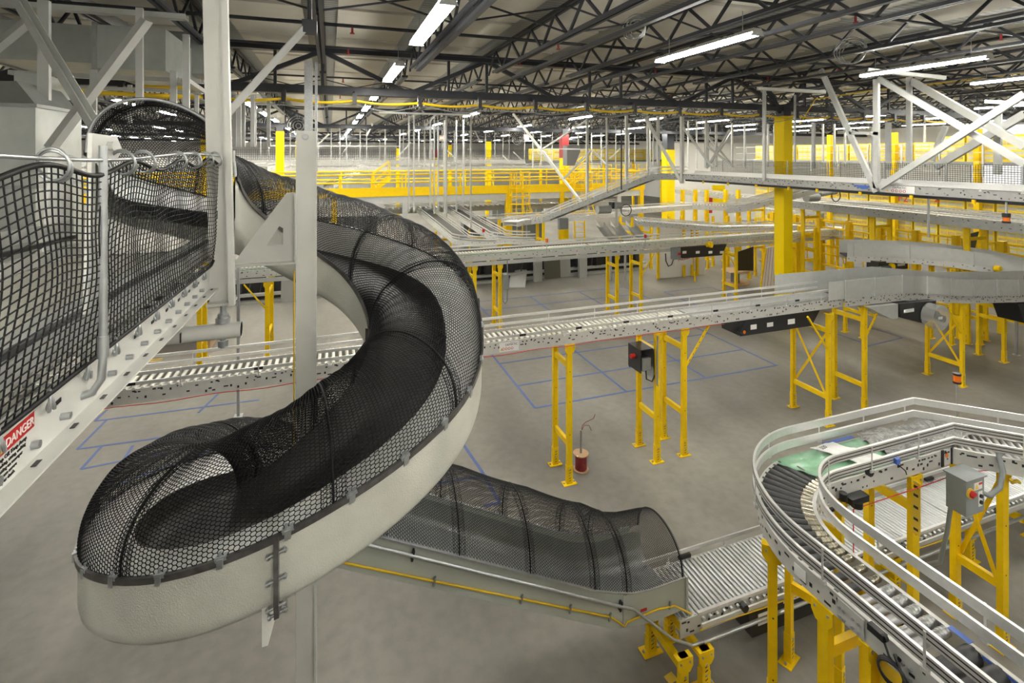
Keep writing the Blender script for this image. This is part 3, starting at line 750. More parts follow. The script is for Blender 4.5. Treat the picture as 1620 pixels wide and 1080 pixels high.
for d, k in ((CWD/2+.03, 1), (-CWD/2-.03, -1)):
    guard_rail(CC, fr, d, CH_+.285, h=.085, w=.026, slot=False); guard_rail(CC, fr, d, CH_+.115, h=.085, w=.026, slot=False)
    # dark slots in the rails
    for z in (.285, .115):
        for dz in (-.018, .018):
            mb = MB(); mb.sweep(shift(fr, d+k*.0135, CH_+z+dz), [(-.001,-.005),(.001,-.005),(.001,.005),(-.001,.005)]); mb.build('rail_slot', BLKP, CC)
    rail_posts(CC, full, d+k*.01, CH_+.05, CH_+.32, .78, k, .55)
# straight zinc rollers with grooved end, drum rollers
def groov(w, r, mb, xe, m):
    for k in range(3): mb.cyl((xe-.035*k-.004,0,0),(xe-.035*k-.026,0,0), r*1.07, 12, m)
zm = MB(); zm.cyl((-CWD/2+.03,0,0),(CWD/2-.03,0,0),.037,16); groov(0,.037,zm,CWD/2-.04,0); zm.cyl((-CWD/2,0,0),(CWD/2,0,0),.01,6)
zmesh = zm.mesh('roller', [ROLL]); off = Vector(wloc(CC)); ZR = CZ+CH_-.035
for y in (2.98,2.88,2.78,2.68,2.58):
    o = bpy.data.objects.new('zinc_roller', zmesh); COL.objects.link(o); setp(o, CC); o.location = Vector((acx-RM,y,ZR))-off
dm = MB(); dm.cyl((-CWD/2+.03,0,0),(CWD/2-.03,0,0),.068,20); dmesh = dm.mesh('drum_roller', [BLKR])
for y in (2.41,2.25,2.09,1.93,1.77,1.61):
    o = bpy.data.objects.new('drum_roller', dmesh); COL.objects.link(o); setp(o, CC); o.location = Vector((acx-RM,y,ZR-.03))-off
tm = MB(); tm.cyl((-CWD/2+.14,0,0),(CWD/2-.02,0,0),.029,14,0,.041); tm.cyl((-CWD/2+.015,0,0),(-CWD/2+.14,0,0),.026,14,1,.029)
for k in range(3): tm.cyl((-CWD/2+.03+.037*k,0,0),(-CWD/2+.055+.037*k,0,0),.0315,14,1)
tmesh = tm.mesh('tapered_roller', [BLKR, BRASS])
for k in range(17):
    a = math.radians(176-4.95*k); o = bpy.data.objects.new('tapered_roller', tmesh); COL.objects.link(o); setp(o, CC)
    o.location = Vector((acx+RM*math.cos(a), acy+RM*math.sin(a), ZR))-off; o.rotation_euler = (0,0,a)
o = bpy.data.objects.new('tapered_roller', tmesh); COL.objects.link(o); setp(o, CC); o.location = Vector((acx-RM,3.1,ZR))-off; o.rotation_euler = (0,0,math.pi)
o = bpy.data.objects.new('tapered_roller', tmesh); COL.objects.link(o); setp(o, CC); o.location = Vector((acx-RM,3.22,ZR))-off; o.rotation_euler = (0,0,math.pi)
o = bpy.data.objects.new('tapered_roller', tmesh); COL.objects.link(o); setp(o, CC); o.location = Vector((acx-RM,3.34,ZR))-off; o.rotation_euler = (0,0,math.pi)
for k in range(36):
    p = (acx+.1+.07*k); 
    if p > 7.3: break
    m = roller_mesh(CWD-.04, .026, ROLL); o = bpy.data.objects.new('zinc_roller', m); COL.objects.link(o); setp(o, CC)
    o.location = Vector((p, acy+RM, ZR))-off; o.rotation_euler = (0,0,math.pi/2)
al = Along(x_pts)
s = .1
while s < al.L:
    p, tg = al.at(s); o = bpy.data.objects.new('zinc_roller', roller_mesh(CWD-.04, .026, ROLL)); COL.objects.link(o); setp(o, CC)
    o.location = p+Vector((0,0,CH_-.035))-off; o.rotation_euler = (0,0,math.atan2(tg.y,tg.x)+math.pi/2); s += .075
# cross members under
b = MB()
for y in (1.3,2.0,2.7,3.3): b.beam((acx-RO+.02,y,CZ+.03),(acx-RI-.02,y,CZ+.03),.05,.04)
for x in (5.6,6.4,7.1): b.beam((x,acy+RI+.02,CZ+.03),(x,acy+RO-.02,CZ+.03),.05,.04)
b.build('cross_member', FRM, CC)
# bolts, splice plate and oblong holes on the near frame
X0 = acx-RO
b = MB()
b.box((X0-.012,2.84,2.215),(X0-.004,3.06,2.375))
b.build('splice_plate', FRM, CC)
b = MB()
for y in (2.88,2.93,3.0,3.04,2.3,2.36,2.5,2.55,1.95,2.02):
    for z in (2.24,2.31): b.cyl((X0-.022,y,z),(X0-.008,y,z),.013,6)
b.build('bolt', GAL, CC)
# photo eye and coiled cable on the near frame
MB().obox((X0-.035,2.72,2.40),(.05,0,0),(0,.12,0),(0,0,.05)).cyl((X0-.05,2.67,2.4),(X0-.02,2.67,2.4),.028,10).build('photo_eye', BLKP, CC)
b = MB()
for k in range(3): b.torus((X0-.04-.01*k,2.62-.02*k,2.2),(1,.15,.1*k),.085+.01*k,.009,22,6)
b.tube([(X0-.03,2.68,2.38),(X0-.04,2.63,2.3),(X0-.04,2.6,2.28)],.009,6)
b.build('coiled_cable', BLKP, CC)
MB().tube([(X0-.03,2.6,2.34),(X0-.06,2.5,2.22),(X0-.04,2.38,2.19),(X0-.02,2.3,2.27),(X0-.01,2.27,2.32)],.011,6).build('loose_cable', BLKP, CC)
MB().obox((X0-.006,3.42,2.3),(.004,.0,.0),(0,.12,0),(0,0,.1)).build('data_label', PAPER, CC)
# photo eyes and reflector on inner rail
q = Vector((6.15, acy+RI-.03, 2.48))
MB().box((q.x-.03,q.y-.05,q.z-.03),(q.x+.03,q.y,q.z+.03)).build('blue_photo_eye', BLUET, CC)
MB().tube([(q.x,q.y-.03,q.z-.03),(q.x+.1,q.y-.06,2.36),(q.x+.18,q.y-.02,2.28)],.007,5).build('loose_cable', BLKP, CC)
MB().cyl((5.75,acy+RI-.05,2.42),(5.75,acy+RI-.01,2.42),.05,10).build('photo_eye', BLKP, CC)
MB().box((5.36,acy+RI-.12,2.17),(5.62,acy+RI-.02,2.24)).cyl((5.45,acy+RI-.1,2.14),(5.45,acy+RI-.1,2.2),.06,12).cyl((5.3,acy+RI-.06,2.22),(5.3,acy+RI-.06,2.3),.04,10).build('belt_tensioner', BLKP, CC)
MB().box((7.02,acy+RI-.012,2.2),(7.06,acy+RI+.002,2.4)).box((7.2,acy+RI-.012,2.2),(7.24,acy+RI+.002,2.4)).build('joint_cover', BLKP, CC)
MB().cyl((7.12,acy+RI-.008,2.32),(7.12,acy+RI-.002,2.32),.025,12).build('orange_dot', ORG, CC)
# green film and paper on the rollers
tag_y0, tag_y1 = acy+RI+.02, acy+RO-.02
def drape(name, x0, x1, y0, y1, z, m, nx=26, ny=14, amp=.02, seed=1, skew=0.):
    rnd = random.Random(seed); mb = MB(); ph = [rnd.uniform(0,6) for _ in range(8)]
    vs = []
    for j in range(2):
        for i in range(nx+1):
            for k in range(ny+1):
                u, v = i/nx, k/ny; x = x0+(x1-x0)*u+skew*(v-.5); y = y0+(y1-y0)*v
                w = amp*(math.sin(9*u+ph[0]+4*v)+.6*math.sin(17*v+ph[1]+6*u)+.5*math.sin(23*u-11*v+ph[2])+.35*math.sin(41*u+29*v+ph[3]))
                vs.append((x, y, z+amp*1.6+w*(.5+.5*math.sin(3.14*v))-.004*j))
    n = (nx+1)*(ny+1); fs = []
    for i in range(nx):
        for k in range(ny):
            a = i*(ny+1)+k; fs.append((a, a+ny+1, a+ny+2, a+1)); fs.append((n+a, n+a+1, n+a+ny+2, n+a+ny+1))
    mb.add(vs, fs, 0, True); return mb.build(name, m)
tag(drape('plastic_film', 5.05, 6.62, tag_y0, tag_y1, 2.382, FILMG, 30, 14, .012, 4, -.3), 'green plastic film taped over the rollers of the curved conveyor', 'plastic film')
tag(drape('plastic_wrap', 6.3, 7.9, tag_y0+.02, tag_y1+.0, 2.40, WRAP, 60, 30, .03, 9), 'bunched clear plastic wrap lying beside the green film on the curved conveyor', 'plastic film')
t = drape('paper_sheet', 5.62, 6.0, tag_y0+.06, tag_y1-.02, 2.44, PAPER, 14, 14, .008, 6, -.28); tag(t, 'torn white paper sheet lying on the green film', 'paper')
text_mesh('lettering', '520', .07, BLKP, t, (5.56, tag_y1-.13, 2.475), (1,.15,0), (-.2,1,0))
tag(MB().beam((5.75,tag_y1+.01,2.43),(6.25,tag_y1+.012,2.43),.05,.004).build('masking_tape', BLUET), 'strip of blue masking tape on the outer rail beside the green film', 'tape')
tag(MB().obox((X0+CWD-.01,2.50,2.392),(.05,0,0),(0,.14,0),(0,0,.004)).build('masking_tape', BLUET), 'blue tape patch on the inner frame by the straight zinc rollers', 'tape')
tag(MB().obox((X0+CWD-.03,2.1,2.37),(.012,0,0),(0,.5,0),(0,0,.02)).build('masking_tape', BLUET), 'long blue tape strip beside the big black drum rollers', 'tape')
# stands
stand('yellow stand under the outer start of the black tapered rollers', 4.08, 3.86, math.radians(-45), .55, CZ, bars=(.9,), lw=.075)
def wide_stand():
    r = stand('wide yellow stand under the joint between black and zinc rollers', acx-RO+.03, 3.2, math.radians(-90), .5, CZ, bars=(1.2,), sleeve=.4)
    return r
wide_stand()
t = thing('conveyor_stand', 'yellow stand with broad gusset plate below the straight zinc rollers', 'conveyor stand', (acx-RM,2.85,0))
leg_parts(t, -.19, 0, CZ, .11); leg_parts(t, .19, 0, CZ, .11)
MB().box((-.22,-.1,1.75),(.22,-.09,2.16)).build('gusset_plate', YEL, t, world=False)
MB().box((-.14,-.03,1.6),(.14,.03,1.7)).build('crossbar', YEL, t, world=False)
stand('yellow stand below the drum rollers at the lower right corner', acx-RO+.04, 1.95, math.radians(-90), .46, CZ, bars=(1.2,), sleeve=.4)
s1 = stand('yellow stand under the green film, with yellow marking tape on its front post', 6.55, acy+RI+.02, 0, CWD-.02, CZ, bars=(.9,), lw=.11)
MB().obox((6.495,4.08,1.85),(.012,0,0),(0,.09,0),(0,0,.62)).build('hazard_tape', TAPEY, s1)
for z in (1.6,1.72,1.86,2.0,2.1): MB().obox((6.4885,4.08,z),(.003,0,0),(0,.05,0),(0,0,.03)).build('hazard_mark', BLKP, s1)
stand('yellow stand under the inner bend, half hidden by the guard rails', 5.32, acy+RI+.0, math.radians(20), CWD-.02, CZ, bars=(.9,), lw=.085)
s2 = stand('yellow cross braced stand carrying the grey control box with red switch', 7.73, 3.88, 0, .5, CZ, bars=(.75,), top=False, xb=True, lw=.11)
# control box
t = thing('control_box', 'grey control box with round red switch on a yellow stand', 'control box', (7.000,3.78,1.950))
MB().box((6.750,3.72,1.920),(7.070,3.92,2.320)).box((6.730,3.70,2.320),(7.090,3.94,2.335)).build('enclosure', BOXG, t)
MB().cyl((6.810,3.722,2.180),(6.810,3.70,2.180),.055,20).build('switch_bezel', TAPEY, t)
MB().cyl((6.810,3.70,2.180),(6.810,3.68,2.180),.04,20).obox((6.810,3.672,2.180),(.07,0,.02),(0,.016,0),(-.005,0,.02)).build('red_switch', REDM, t)
MB().box((6.890,3.716,2.190),(7.030,3.72,2.270)).build('warning_label', PAPER, t)
MB().prism([(6.900,3.714,2.200),(6.960,3.714,2.200),(6.930,3.714,2.260)],(0,-.001,0)).build('warning_triangle', TAPEY, t)
MB().box((6.970,3.714,2.240),(7.030,3.716,2.265)).build('red_header', REDM, t)
MB().box((6.965,3.716,1.990),(7.035,3.72,2.160)).build('button_plate', PAPER, t)
for z in (1.84,1.91): MB().cyl((7.000,3.7,z+.2),(7.000,3.718,z+.2),.022,14).build('button', BLKP, t)
for z in (1.8,1.87,1.94): MB().cyl((7.070,3.8,z+.2),(7.095,3.8,z+.2),.022,10).build('cable_gland', BLKP, t)
MB().box((7.050,3.9,2.000),(7.290,3.95,2.060)).build('bracket', GAL, t)
tag(MB().tube([(7.10,3.8,2.1),(7.2,3.74,2.05),(7.36,3.72,2.12),(7.46,3.74,2.28),(7.5,3.8,2.42),(7.6,3.8,2.46),(7.9,3.7,2.46)],.028,8).build('flexible_conduit', BOXG), 'thick grey flexible conduit looping up beside the control box', 'conduit')
tag(MB().tube([(6.80,3.9,1.92),(6.79,3.93,1.6),(6.78,4.0,1.2),(6.77,4.3,.9)],.024,8).build('flexible_conduit', BOXG), 'grey conduit dropping below the control box', 'conduit')
tag(MB().tube([(5.4,acy+RI-.1,2.12),(6.6,acy+RI-.1,2.13),(7.2,acy+RI-.12,2.17),(8.6,acy+RI-.7,2.3)],.006,5).build('pull_cord', REDM), 'red pull cord strung below the curved conveyor', 'cord')
tag(MB().tube([(5.4,acy+RI-.1,2.12),(5.2,acy+RI-.25,1.7),(5.42,acy+RI-.5,1.2)],.006,5).build('pull_cord', REDM), 'red pull cord hanging down under the inner bend', 'cord')
tag(MB().tube([(7.72,3.79,2.1),(7.75,3.8,2.05),(7.8,3.77,2.08),(7.86,3.78,2.04)],.02,6).build('caution_tape', TAPEY), 'twist of yellow caution tape tied to the leg above the control box', 'tape')
# beacon on a thin post behind the curved conveyor
q = P(1514,600,Y=5.25); t = thing('warning_beacon', 'orange beacon on a thin grey post behind the curved conveyor', 'beacon', (q.x,5.25,0))
MB().cyl((q.x,5.25,.0),(q.x,5.25,q.z-.06),.018,8).build('post', GAL, t)
MB().cyl((q.x,5.25,q.z-.06),(q.x,5.25,q.z-.03),.055,14).build('base', BLKP, t); MB().cyl((q.x,5.25,q.z+.07),(q.x,5.25,q.z+.1),.055,14).build('cap', BLKP, t)
MB().cyl((q.x,5.25,q.z-.03),(q.x,5.25,q.z+.07),.05,14).build('lens', ORG, t)

# ================================================================ low roller conveyor fed by the straight chute
LY = 5.21; LW = .74; LZ = .5; LH = .2
LB = conveyor('roller_conveyor', 'low roller conveyor on the floor level, taking over from the straight netted chute', 'conveyor', [(3.75,LY,LZ),(8.6,LY,LZ)], LW, LH, (ROLL,.024,.062), ((.1,),()), seed=31, brk=.9)
LB2 = conveyor('roller_conveyor', 'far half of the low roller conveyor, behind the control box stand', 'conveyor', [(8.6,LY,LZ),(13.5,LY,LZ)], LW, LH, (ROLL,.024,.062), ((.1,),()), seed=32, brk=.9)
for root, x0, x1 in ((LB,4.0,8.6),(LB2,8.6,13.5)):
    x = x0+.05; sw = MB().cyl((0,-.0165,0),(0,.0165,0),.022,10).mesh('skate_wheel', [ROLL])
    while x < x1:
        o = bpy.data.objects.new('skate_wheel', sw); COL.objects.link(o); setp(o, root); o.location = Vector((x,LY-LW/2-.03,LZ+.165))-Vector(wloc(root)); x += .1
    MB().box((x0,LY-LW/2-.07,LZ+.1),(x1,LY-LW/2-.05,LZ+.15)).build('wheel_rail', ALU, root)
    MB().box((x0,LY-LW/2-.004,LZ+.19),(x1,LY-LW/2+.03,LZ+.225)).build('guard_rail', ALU, root)
    for x in ((4.6,7.3) if root is LB else (9.4,)):
        MB().cyl((x,LY-LW/2-.1,LZ+.17),(x,LY-LW/2-.03,LZ+.17),.045,10).build('photo_eye', BLKP, root); MB().box((x-.3,LY+LW/2-.02,LZ+.21),(x-.12,LY+LW/2+.02,LZ+.25)).build('photo_eye', BLKP, root)
    MB().tube([(x0,LY-LW/2-.03,LZ+.05)]+[(x, LY-LW/2-.03, LZ+.05+.025*math.sin(x*2.1)) for x in np.linspace(x0+.2,x1-.1,30)],.009,5).build('yellow_cable', YCAB, root)
    MB().tube([(x0,LY-LW/2-.09,LZ-.03),(x1,LY-LW/2-.09,LZ-.03)],.022,8).build('conduit', GAL, root)
label_plate(LB, 5.42, LY-LW/2-.008, LZ+.03, .3, .13, 1)
t = drive_box('black drive box with a white plate below the low roller conveyor', 4.75, 6.6, LY-LW/2+.02, .16, .49, .55)
MB().box((4.9,LY-LW/2+.016,.28),(5.12,LY-LW/2+.02,.42)).build('rating_plate', PAPER, t)
MB().box((5.85,LY-LW/2+.016,.34),(6.05,LY-LW/2+.02,.44)).build('warning_label', PAPER, t)
stand('low yellow stand at the end of the straight chute', 3.66, 4.68, 0, .6, .5, bars=(.36,), top=False, sleeve=.18, lw=.1)
stand('short yellow stand at the near end of the low roller conveyor', 3.98, 4.72, 0, .62, .44, bars=(.34,), top=False, sleeve=.18)
for x, lab in ((7.3,'low yellow stand under the low roller conveyor, right of the black box'),(8.9,'low yellow stand behind the control box stand'),(10.4,'low yellow stand farthest right under the low roller conveyor')):
    stand(lab, x, 4.86, 0, .7, .5, bars=(.2,), top=False, sleeve=.2)
# ================================================================ spiral chute round the white centre post
AX = P(485, 245, D=4.1); AXX, AXY = AX.x, AX.y
TO = [(270,5.98),(250,5.82),(230,5.68),(210,5.52),(180,5.31),(150,5.12),(130,5.0),(110,4.88),(90,4.70),(80,4.56),(70,4.42),(50,4.29),(30,4.19),(10,4.06),(-10,3.90),(-30,3.75),(-50,3.63),(-70,3.50),(-90,3.43),(-110,3.34),(-130,3.24),(-150,3.12),(-165,3.0),(-180,2.82)]
TI = [(270,5.80),(250,5.66),(230,5.52),(210,5.38),(180,5.17),(150,4.99),(130,4.84),(110,4.69),(90,4.54),(70,4.42),(50,4.30),(30,4.18),(10,4.06),(-10,3.92),(-30,3.78),(-50,3.66),(-70,3.53),(-90,3.42),(-110,3.30),(-130,3.18),(-150,3.06),(-165,2.96),(-180,2.80)]
def interp(T, phi):
    xs = np.array([t[0] for t in T][::-1], float); ys = np.array([t[1] for t in T][::-1]); return np.interp(phi, xs, ys)
def smooth(T):
    ph = np.arange(-180, 270.01, 2.5); z = interp(T, ph); zz = z.copy()
    for _ in range(10): zz[1:-1] = (zz[:-2]+2*zz[1:-1]+zz[2:])/4
    return ph, zz
PH, ZO = smooth(TO); _, ZI = smooth(TI)
RI_, RO_ = .49, 1.40
LEAD = .12                                                    # straight entry, metres, before phi = 270
def trough_pt(s, f, h):
    """s: <0 straight entry in metres, else degrees travelled from 270; f 0 inner..1 outer; h above the rim chord"""
    s = np.asarray(s, float); f = np.asarray(f, float); h = np.asarray(h, float)
    phi = 270-np.clip(s, 0, None); a = np.radians(phi); R = RI_+(RO_-RI_)*f
    zo = np.interp(phi, PH, ZO); zi = np.interp(phi, PH, ZI)
    z = zi+(zo-zi)*f+h
    x = AXX+R*np.sin(a); y = AXY-R*np.cos(a)
    ld = np.where(s < 0, s, 0.)
    y = y+ld; z = z-ld*.30
    return np.stack([x, y, z], -1)
SPIR = thing('spiral_chute', 'big netted spiral chute of fibreglass curling down around a white centre post', 'chute', (AXX, AXY, 0))
prof_in = [(.0,0.),(.02,-.10),(.05,-.20),(.09,-.262),(.15,-.29),(.3,-.295),(.45,-.295),(.5,-.292),(.55,-.285),(.6,-.27)]
prof_lip = [(0,1.),(.2,.7),(.45,.42),(.75,.17),(1.0,0.)]   # fraction across the lip, fraction of the drop
def lip_inner(s):
    t = min(max((s-95)/95., 0), 1); t = t*t*(3-2*t); return .83+(.68-.83)*t, -.25+(-.055+.25)*t
prof_out = [(1.0,0.),(1.0,-.10),(1.0,-.30),(.99,-.35),(.965,-.385),(.92,-.405),(.5,-.41),(.08,-.405),(.035,-.385),(.01,-.35),(0.,-.30),(0.,-.1),(0.,0.)]
def trough_section(name, s0, s1, parent):
    S = list(np.arange(s0, s1+.01, 3.75)) if s0 >= 0 else [s0, s0/2, 0]+list(np.arange(3.75, s1+.01, 3.75))
    mb = MB()
    for prof, m in ((prof_in, 0), (prof_lip, 1), (prof_out, 2)):
        n = len(prof); vs = []
        for s in S:
            fi, hi = lip_inner(s)
            if m == 0: pp = prof[:-3]+[(fi-.12,-.290),(fi-.05,-.275+.05*(hi+.25)*4*.2),(fi-.015,(hi-.27)/2-.02),(fi,hi)]; pp = pp[:len(prof)]+pp[len(prof):]
            elif m == 1: pp = [(fi+(1-fi)*a, hi*b) for a, b in prof]
            else: pp = prof
            n = len(pp)
            for (f, h) in pp: vs.append(tuple(trough_pt(s, f, h)))
        fs = [(i*n+k, (i+1)*n+k, (i+1)*n+k+1, i*n+k+1) for i in range(len(S)-1) for k in range(n-1)]
        mb.add(vs, fs, m, True)
    return mb.build(name, [LINER, GELW, FIBER], parent)
JOINTS = [-LEAD, 90, 180, 273.75, 360, 450]
for a, b in zip(JOINTS, JOINTS[1:]): trough_section('trough_section', a, b, SPIR)
# bolted joint flanges
def flange(s, parent, big=False):
    e = .045; mb = MB(); t = .5
    out = [(1.0+.04,.02),(1.0+.045,-.34),(1.0+.02,-.43),(.92,-.455),(.5,-.46),(.08,-.455),(-.02,-.42),(-.045,-.34),(-.04,.02)]
    inn = [(1.0,.0),(1.0,-.33),(.985,-.385),(.92,-.405),(.5,-.41),(.08,-.405),(.02,-.38),(0,-.33),(0,0)]
    for d in (-t, t):
        n = len(out); vs = [tuple(trough_pt(s+d, *q)) for q in out]+[tuple(trough_pt(s+d, *q)) for q in inn]
        mb.add(vs, [(i, i+1, n+i+1, n+i) for i in range(n-1)], 0)
    vs = [tuple(trough_pt(s-t, *q)) for q in out]+[tuple(trough_pt(s+t, *q)) for q in out]; n = len(out)
    mb.add(vs, [(i, i+1, n+i+1, n+i) for i in range(n-1)], 0)
    fl = mb.build('joint_flange', RIMM, parent)
    b = MB()
    for q in ((1.02,-.08),(1.02,-.22),(1.025,-.36),(.98,-.43)):
        p0 = Vector(trough_pt(s-t-1.6, *q)); p1 = Vector(trough_pt(s+t+1.6, *q)); b.cyl(p0, p1, .009, 6)
        for f in (.1, .9): c = p0.lerp(p1, f); d = (p1-p0).normalized()*.006; b.cyl(c-d, c+d, .015, 6)
    b.build('bolt', GAL, fl); return fl
flange(90, SPIR); flange(180, SPIR); flange(273.75, SPIR); flange(360, SPIR)
# white support tab hanging below the near joint
pt = Vector(trough_pt(277, .98, -.40)); pr = Vector(trough_pt(277, .3, -.40))
MB().prism([(pt.x,pt.y,pt.z+.08),(pt.x,pt.y,pt.z-.17),(pt.x,pt.y+.04,pt.z-.19),(pr.x,pr.y,pr.z-.19),(pr.x,pr.y,pr.z+.03)],(.03,0,0)).build('support_tab', WHT, SPIR)
# rim channels along both edges
SS = [-LEAD, -LEAD/2]+list(np.arange(0, 450.1, 3.75))
for f, nm in ((1.0, 'outer'), (0.0, 'inner')):
    k = 1 if f else -1; mb = MB(); prof = [(f+k*.018,-.022),(f+k*.018,.014),(f-k*.004,.016),(f-k*.004,.010),(f+k*.012,.010),(f+k*.012,-.022)]
    n = len(prof); vs = [tuple(trough_pt(s, *q)) for s in SS for q in prof]
    mb.add(vs, [(i*n+j, (i+1)*n+j, (i+1)*n+(j+1) % n, i*n+(j+1) % n) for i in range(len(SS)-1) for j in range(n)], 0)
    mb.build('rim_channel', RIMM, SPIR)
# clips and dark bolt heads seen on the lip
for s in np.arange(150, 372, 13.5):
    c = Vector(trough_pt(s, 1.0, .012)); d = (Vector(trough_pt(s+2, 1.0, .012))-c).normalized(); r = Vector((c.x-AXX, c.y-AXY, 0)).normalized()
    b = MB(); b.obox(c, d*.06, r*.035, d.cross(r)*.022).obox(c+r*.022-Vector((0,0,.02)), d*.035, r*.006, (0,0,.05)).cyl(c+d*.01+Vector((0,0,.008)), c+d*.01+Vector((0,0,.03)), .009, 6)
    b.build('net_clip', GAL, SPIR)
# net hoops and canopy
HH = .455
def canopy(s, v, bulge=0.):
    th = np.pi*np.asarray(v); f = .5+.5*np.cos(th); s = np.asarray(s, float)
    w = .003*np.sin(s*.9)+.008*np.sin(s*.21+5*v)
    return trough_pt(s, f+.0*s, (HH+w)*np.sin(th)**.85*np.ones_like(f))
def S_up(u, v):
    s = -LEAD*57+u*(450+LEAD*57); s = np.where(s < 0, s/57., s)
    return canopy(s, v)
TOT = 7.46+LEAD
hexnet('net_canopy', S_up, int(TOT/.0185), 142, .0029, NETM, SPIR)
for s in (0, 45, 90, 135, 180, 225, 262, 310, 360, 405):
    v = np.linspace(0, 1, 28); pts = canopy(np.full(28, float(s)), v)
    MB().tube([tuple(p) for p in pts], .007, 6).build('net_hoop', NETM, SPIR)
    # bunched double layer of cord by the hoop
    def Sb(u, vv, s=s): sq = s+(u-.5)*5.5; return canopy(np.where(sq < 0, sq/57., sq), vv)+np.stack([0*u, 0*u, -.004-.012*np.sin(9*vv+u*4)**2], -1)
    hexnet('net_seam', Sb, 8, 120, .0021, NETM, SPIR)
v = np.linspace(-.02, 1.02, 40); pts = canopy(np.full(40, -LEAD), np.clip(v, 0, 1))
MB().tube([tuple(p) for p in pts], .012, 8).build('entry_hoop', GAL, SPIR)
# centre post with bolt, gusset bracket
POST = MB(); hw = .075
POST.box((AXX-hw,AXY-hw,0),(AXX+hw,AXY-hw+.012,6.19)); POST.box((AXX-hw,AXY-hw+.0121,0),(AXX-hw+.012,AXY+hw-.0121,6.179)); POST.box((AXX+hw-.016,AXY-hw-.012,0),(AXX+hw+.002,AXY-hw-.0002,6.19)); POST.box((AXX+hw-.012,AXY-hw+.0121,0),(AXX+hw,AXY+hw-.0121,6.179)); POST.box((AXX-hw,AXY+hw-.012,0),(AXX+hw,AXY+hw,6.179)); POST.box((AXX-hw,AXY-hw+.0121,6.1795),(AXX+hw,AXY+hw,6.19))
po = POST.build('centre_post', WHT, SPIR)
MB().cyl((AXX-.005,AXY-hw-.012,6.14),(AXX-.005,AXY-hw,6.14),.026,14).cyl((AXX-.005,AXY-hw-.035,6.14),(AXX-.005,AXY-hw-.01,6.14),.016,6).build('bolt', GAL, po)
MB().box((AXX-.2,AXY-.2,0),(AXX+.2,AXY+.2,.02)).build('base_plate', WHT, po)
YB = AXY-.03
def cp(x, y): q = P(320+x/3.6, 180+y/3.6, Y=YB); return (q.x, YB, q.z)
outer = [cp(480,450),cp(530,447),cp(533,838),cp(170,862),cp(215,800),cp(255,745)]
hole = [cp(365,748),cp(438,640),cp(460,650),cp(461,748)]
# bracket as four welded plate strips round the triangular opening
b = MB(); ex = (0,.02,0)
b.prism([outer[5],outer[0],hole[1],hole[0]], ex); b.prism([outer[0],outer[1],hole[2],hole[1]], ex); b.prism([outer[1],outer[2],hole[3],hole[2]], ex); b.prism([outer[2],outer[3],outer[4],outer[5],hole[0],hole[3]], ex)
a0, a1 = Vector(outer[1]), Vector(outer[2]); b.obox((a0+a1)/2+Vector((.004,-.03,0)), (.012,0,0), (0,.12,0), a1-a0)
a0, a1 = Vector(outer[2]), Vector(outer[3]); b.obox((a0+a1)/2+Vector((0,-.03,0)), (a1-a0), (0,.1,0), (0,0,.012))
b.build('gusset_bracket', WHT, SPIR)
for z in (.3, .55, .85):
    pass
tag(MB().tube([(AXX-hw-.012,AXY-hw-.008,5.1),(AXX-hw-.014,AXY-hw-.008,4.4),(AXX-hw-.012,AXY-hw-.006,3.6),(AXX-hw-.012,AXY-hw-.006,2.9)],.006,5).build('yellow_cable', YCAB), 'thin yellow cable running down the left edge of the centre post', 'cable')

# ================================================================ straight lower chute
LCH = thing('straight_chute', 'straight netted chute sloping down from the spiral to the low roller conveyor', 'chute', (1.8, 5.37, 0))
YN, YF = 4.92, 5.82
def rimz(x): 
    x = np.asarray(x, float); z = 2.44-(x-.44)*.508
    return np.where(x < 3.05, z, 1.115+.03*0*x)
xs0, xs1 = -.18, 3.05
# near and far walls: straight run, then a flared end that curves level
def wall_poly(y, end):
    top = [(xs0, 2.76),(xs1-.35, rimz(xs1-.35)),(xs1-.1, 1.19),(xs1+.12, 1.125),(xs1+.35, 1.10),(end, 1.11)]
    bot = [(end, .74),(end-.12, .735),(end-.4, .72),(xs1+.2, .74),(xs1-.12, .80),(xs0, 2.37)]
    return [(x, y, z) for x, z in top+bot]
MB().prism(wall_poly(YN, 3.88), (0,.012,0)).build('near_wall', CHUT, LCH)
MB().prism(wall_poly(YF-.012, 3.7), (0,.012,0)).build('far_wall', CHUT, LCH)
zf = lambda x: np.interp(x, [xs0, xs1-.2, xs1+.15, 3.88], [2.43, .84, .75, .745])
X = np.linspace(xs0, 3.86, 40); b = MB()
vs = []
for x in X:
    z = float(zf(x))
    for (y, dz) in ((YN+.012,.30),(YN+.04,.10),(YN+.10,.02),(YN+.2,0),(YF-.2,0),(YF-.1,.02),(YF-.04,.10),(YF-.012,.30)): vs.append((x,y,z+dz))
b.add(vs, [(i*8+k, (i+1)*8+k, (i+1)*8+k+1, i*8+k+1) for i in range(39) for k in range(7)], 0, True)
b.build('slide_floor', CHIN, LCH)
b = MB(); b.beam((xs0,YN-.01,2.76),(xs1-.35,YN-.01,float(rimz(xs1-.35))+.005),.05,.012); b.beam((xs0,YF+.01,2.76),(xs1-.35,YF+.01,float(rimz(xs1-.35))+.005),.05,.012)
b.tube([(xs1-.35,YN-.005,float(rimz(xs1-.35))),(xs1-.1,YN-.005,1.2),(xs1+.12,YN-.005,1.13),(xs1+.35,YN-.005,1.105),(3.88,YN-.005,1.115)],.012,6)
b.tube([(xs1-.35,YF+.005,float(rimz(xs1-.35))),(xs1-.1,YF+.005,1.2),(xs1+.12,YF+.005,1.13),(xs1+.35,YF+.005,1.105),(3.7,YF+.005,1.115)],.012,6)
b.build('rim_rail', GAL, LCH)
